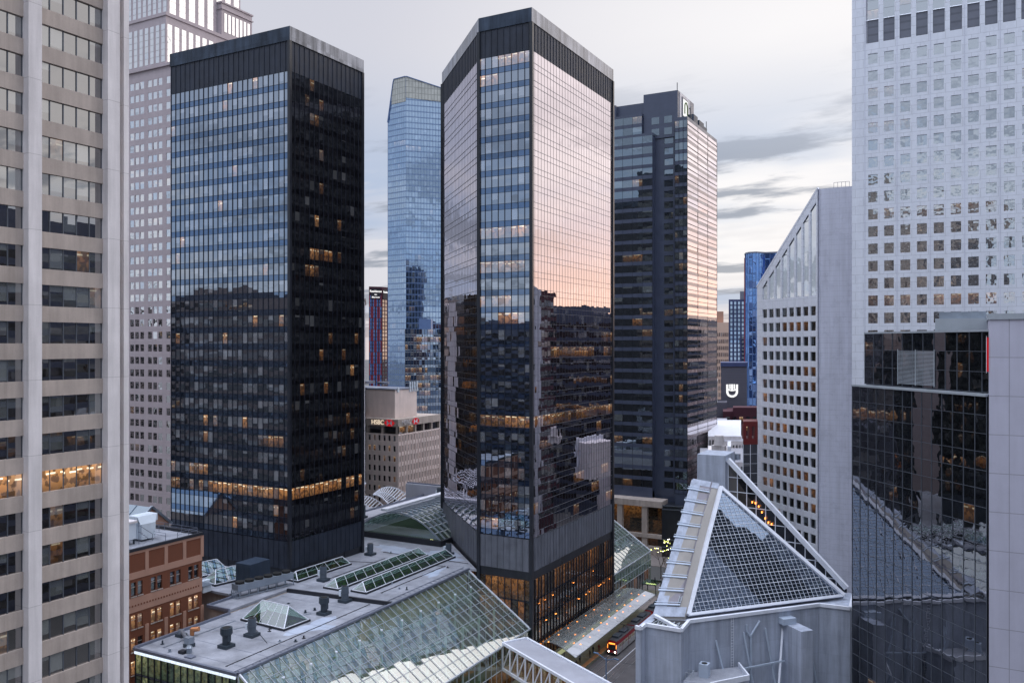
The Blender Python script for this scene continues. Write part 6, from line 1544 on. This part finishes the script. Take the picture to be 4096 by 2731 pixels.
A, B = block(r, 712, 730, 650, 0, zat(322, 650), 'beige_far'); block(r, 716, 723.5, 655, 80, zat(311, 655), 'brick_pale', 8, name='penthouse')
d, n, Ln = fdir(A, B); m = MB()
for f in range(12):
    for k in range(9): q = quadset(m, A, d, n, .2, .6+k*1.5, 1.3+k*1.5, 22+f*5.1, 24.9+f*5.1); m.pane(*q)
m.build('windows', 'glass_plain', r)
r = thing('blue_glass_tower', tuple(bear(760, 480)), 'bright blue curved glass tower peeping out left of the slanted white tower', 'glass tower')
pts = [(745, 492), (746, 486), (749, 482), (756, 480), (765, 483), (775, 481), (786, 478)]
W3 = [bear(*p) for p in pts]
for i in range(len(W3)-1):
    curtain(r, W3[i], W3[i+1], 4, 29, 4.15, max(1, round((W3[i+1]-W3[i]).length/2.4)), w=(.12, 1), glass='glass_vivid', sp='glass_vivid', mul='mullion_bow', mw=.25, single=True, tilt=.02, lit=rnd_lit(.03), hbar=False)
m = MB(); k = Vector((-math.sin(R(YAW)), math.cos(R(YAW)), 0)); m.prism([tuple((p*1.002)[:2]) for p in W3]+[tuple((W3[-1]*1.05)[:2]), tuple((W3[0]*1.04)[:2])], 0, 123.5); m.build('core', 'stripe_blue', r)
m = MB(); m.beam(W3[0]+Vector((0, 0, 60)), W3[0]+Vector((0, 0, 122)), .8); m.build('edge_strip', 'sign_red_dull', r)
m = MB()
for i in range(len(W3)-1): m.beam(W3[i]+Vector((0, 0, 124)), W3[i+1]+Vector((0, 0, 124)), .8, .8)
m.build('roof_rail', 'kerb_metal', r)
r = thing('grey_wall_building', tuple(bear(733, 400)), 'plain dark grey building with a big white rounded emblem on its blank wall', 'building')
A, B = block(r, 721, 747, 400, 0, zat(366, 400), 'grey_clad'); block(r, 720.5, 747.5, 399.6, zat(366, 400), zat(362, 400), 'stripe_blue', name='roof_band')
d, n, Ln = fdir(A, B); c = A+d*Ln*.42+n*.35; zc = zat(389, 400); em = MB(); E3 = lambda u, z: c+d*u+Vector((0, 0, zc+z))
sg = thing('wall_emblem', tuple(c+Vector((0, 0, zc))), 'large white rounded emblem of upright bars on the plain dark grey wall', 'emblem')
for s in (-1, 1):
    em.beam(E3(s*2.25, 2.4), E3(s*2.25, -1.2), .95, .3, up=n)
    for k in range(8):
        a, b = math.pi/2*k/8, math.pi/2*(k+1)/8; em.beam(E3(s*2.25*math.cos(a), -1.2-2.0*math.sin(a)), E3(s*2.25*math.cos(b), -1.2-2.0*math.sin(b)), .95, .3, up=n)
        em.beam(E3(s*2.25*math.cos(a), 1.0-1.5*math.sin(a)), E3(s*2.25*math.cos(b), 1.0-1.5*math.sin(b)), .5, .3, up=n)
em.beam(E3(0, 2.5), E3(0, -.4), .8, .3, up=n); em.beam(E3(-1.0, 2.5), E3(-1.0, .2), .55, .3, up=n); em.beam(E3(1.0, 2.5), E3(1.0, .2), .55, .3, up=n); em.build('emblem', 'sign_white', sg)
r = thing('brick_building', tuple(bear(737, 370)), 'dark maroon brick building with white framed windows below the emblem wall', 'brick building')
A, B = block(r, 723, 757, 370, 0, zat(411, 370), 'brick_red'); block(r, 733, 757, 369, 30, zat(407, 369), 'brick_red', 10, name='upper_wall'); d, n, Ln = fdir(A, B); m = MB()
for f in range(5):
    for k in range(5): q = quadset(m, A, d, n, 1.2, 1.0+k*2.9, 2.6+k*2.9, 22+f*4.2, 23.9+f*4.2); m.pane(*q, lit=.7 if (k+f) % 3 == 0 else 0)
m.build('windows', 'glass_plain', r)
r = thing('grey_slab', tuple(bear(721, 390)), 'narrow dark grey slab beside the emblem wall', 'building')
block(r, 715, 727, 385, 0, zat(402, 385), 'grey_clad'); block(r, 713, 717.5, 388, 0, zat(380, 388), 'concrete_light', name='pale_strip')
r = thing('white_low_building', tuple(bear(712, 290)), 'low white building with pitched pale roofs beyond the ribbed ramp roof', 'low building')
def roofm(px0, px1, dd, py, deep, mat, name, gable=0):
    A, B = block(r, px0, px1, dd, 0, zat(py, dd), 'concrete_light', deep, name=name)
    kk = 1+deep/dd; z = zat(py, dd); m = MB(); up = lambda q: Vector((0, 0, q))
    m.face([A+up(z+.1), B+up(z+.1), B*kk+up(z+.1+gable), A*kk+up(z+.1+gable)]); m.build('roof', mat, r)
    d, n, Ln = fdir(A, B); w = MB()
    for q_ in range(int(Ln/1.1)): q = quadset(w, A, d, n, .1, .4+q_*1.1, 1.0+q_*1.1, z-3.2, z-1.2); w.pane(*q)
    if w.f: w.build('windows', 'glass_plain', r)
roofm(708, 727, 335, 421, 14, 'gravel2', 'wall'); roofm(708, 741, 305, 436, 26, 'white_paint', 'wall', 3.5); roofm(716, 745, 300, 441, 20, 'gravel2', 'wall'); roofm(700, 746, 262, 462, 36, 'gravel2', 'wall')
A, B = block(r, 708, 730, 246, 30, zat(450, 246), 'concrete_light', 12, name='plant_room'); block(r, 727.5, 731, 245, 30, zat(446, 245), 'white_paint', 14, name='plant_screen')
m = MB(); p = bear(719, 232); m.cyl(p+Vector((0, 0, 44.5)), p+Vector((0, 0, 47.2)), 1.5, 1.2, n=14); m.box(p.x-1.8, p.y-1.0, 42.5, p.x+1.8, p.y+1.0, 44.5); m.build('roof_fan', 'concrete_light', r)
for q in (bear(733, 268), bear(738, 268)): m = MB(); m.cyl(q+Vector((0, 0, 34)), q+Vector((0, 0, 37.6)), .8, n=10); m.build('roof_vent', 'galv', r)
r = thing('red_framed_block', tuple(bear(749, 222)), 'small block with an oxide-red frame on top, tucked against the slanted white tower', 'building')
A, B = bear(743, 222), bear(757.5, 222.5); d, n, Ln = fdir(A, B); k = Vector((A.x, A.y, 0)).normalized()*7
curtain(r, A, B, 46-2.55*18, 18, 2.55, 2, w=(0, 1), glass='glass_dark', sp='glass_dark', mul='white_paint', mw=.12, single=True)
m = MB(); m.prism([tuple((A+k*.03)[:2]), tuple((B+k*.03)[:2]), tuple((B+k)[:2]), tuple((A+k)[:2])], 0, 45.8); m.build('body', 'soffit', r)
m = MB()
for z0, z1 in ((45.9, 47.4), (50.6, 51.9)): m.prism([tuple((A+n*.2)[:2]), tuple((B+n*.2)[:2]), tuple((B+k)[:2]), tuple((A+k)[:2])], z0, z1)
for u in (0, Ln/2-.4, Ln-.8):
    for q in (n*.2, k*.85): p = A+d*u+q; m.obox(((p+d*.4-n*.4).x, (p+d*.4-n*.4).y), (d.x, d.y), .4, .4, 47.4, 50.6)
m.build('red_frame', 'red_panel', r)

# ================================================================== THE REST OF DOWNTOWN, seen in the glass
def city_block(x0, y0, x1, y1, h, label, wall='concrete_beige', glass='glass_plain', faces='NSEW', p=.12):
    r = thing('office_block', ((x0+x1)/2, (y0+y1)/2, 0), label, 'office block', 'office blocks mirrored in the towers'); nf = int((h-6)/3.8)
    F = {'S': ((x0, y0), (x1, y0)), 'E': ((x1, y0), (x1, y1)), 'N': ((x1, y1), (x0, y1)), 'W': ((x0, y1), (x0, y0))}
    for k in faces:
        a, b = F[k]; Ln = math.dist(a, b); curtain(r, a, b, 5, nf, 3.8, max(3, int(Ln/5)), w=(.42, 1), glass=glass, sp=wall, mul=None, single=True, tilt=.003, lit=runs(p, 3, .4, .9))
    m = MB(); m.box(x0+.2, y0+.2, 0, x1-.2, y1-.2, 5+nf*3.8); m.box(x0-.1, y0-.1, 5+nf*3.8, x1+.1, y1+.1, h+.5); m.box(x0+(x1-x0)*.3, y0+(y1-y0)*.3, h, x0+(x1-x0)*.7, y0+(y1-y0)*.7, h+5); m.build('walls', wall, r)
city_block(-250, 20, -190, 70, 84, 'brown office block west of the brick building', 'city_dark', faces='NE', p=.03)
city_block(-330, -40, -270, 30, 92, 'pale office block further west of the brick building', 'city_dark', faces='NE', p=.03)
city_block(-240, -90, -180, -30, 80, 'dark office block southwest of the camera', 'stone_grey', faces='NE', p=.04)
city_block(-420, 60, -350, 120, 88, 'grey office block in the far west', 'city_dark', faces='NE', p=.03)
city_block(-340, -160, -260, -90, 86, 'beige office block far to the southwest', 'city_dark', faces='NE', p=.03)
city_block(-170, -150, -110, -70, 84, 'brown office block to the south', 'city_dark', faces='NE', p=.035)
city_block(-95, -150, -42, -95, 162, 'tallest dark office block behind the camera', 'city_dark', faces='NE', p=.03)
city_block(-41, -150, 12, -95, 141, 'tall dark office block behind the camera', 'city_dark', faces='NE', p=.03)
city_block(45, 55, 95, 200, 104, 'pale office tower to the east, beyond the right edge', 'stone_grey', faces='W', p=.15)
city_block(-44, 330, 20, 380, 84, 'grey office block hidden behind the slanted white tower', 'stone_grey', faces='SW', p=.06)
city_block(-28, 262, 30, 300, 92, 'dark office block hidden behind the white grid tower', 'brick_red', faces='SW', p=.06)
city_block(30, 420, 120, 470, 80, 'beige office block beyond the white grid tower', 'concrete_beige', faces='SW', p=.05)
city_block(-30, 500, 60, 560, 88, 'grey office block far beyond the slanted white tower', 'stone_grey', faces='SW', p=.05)
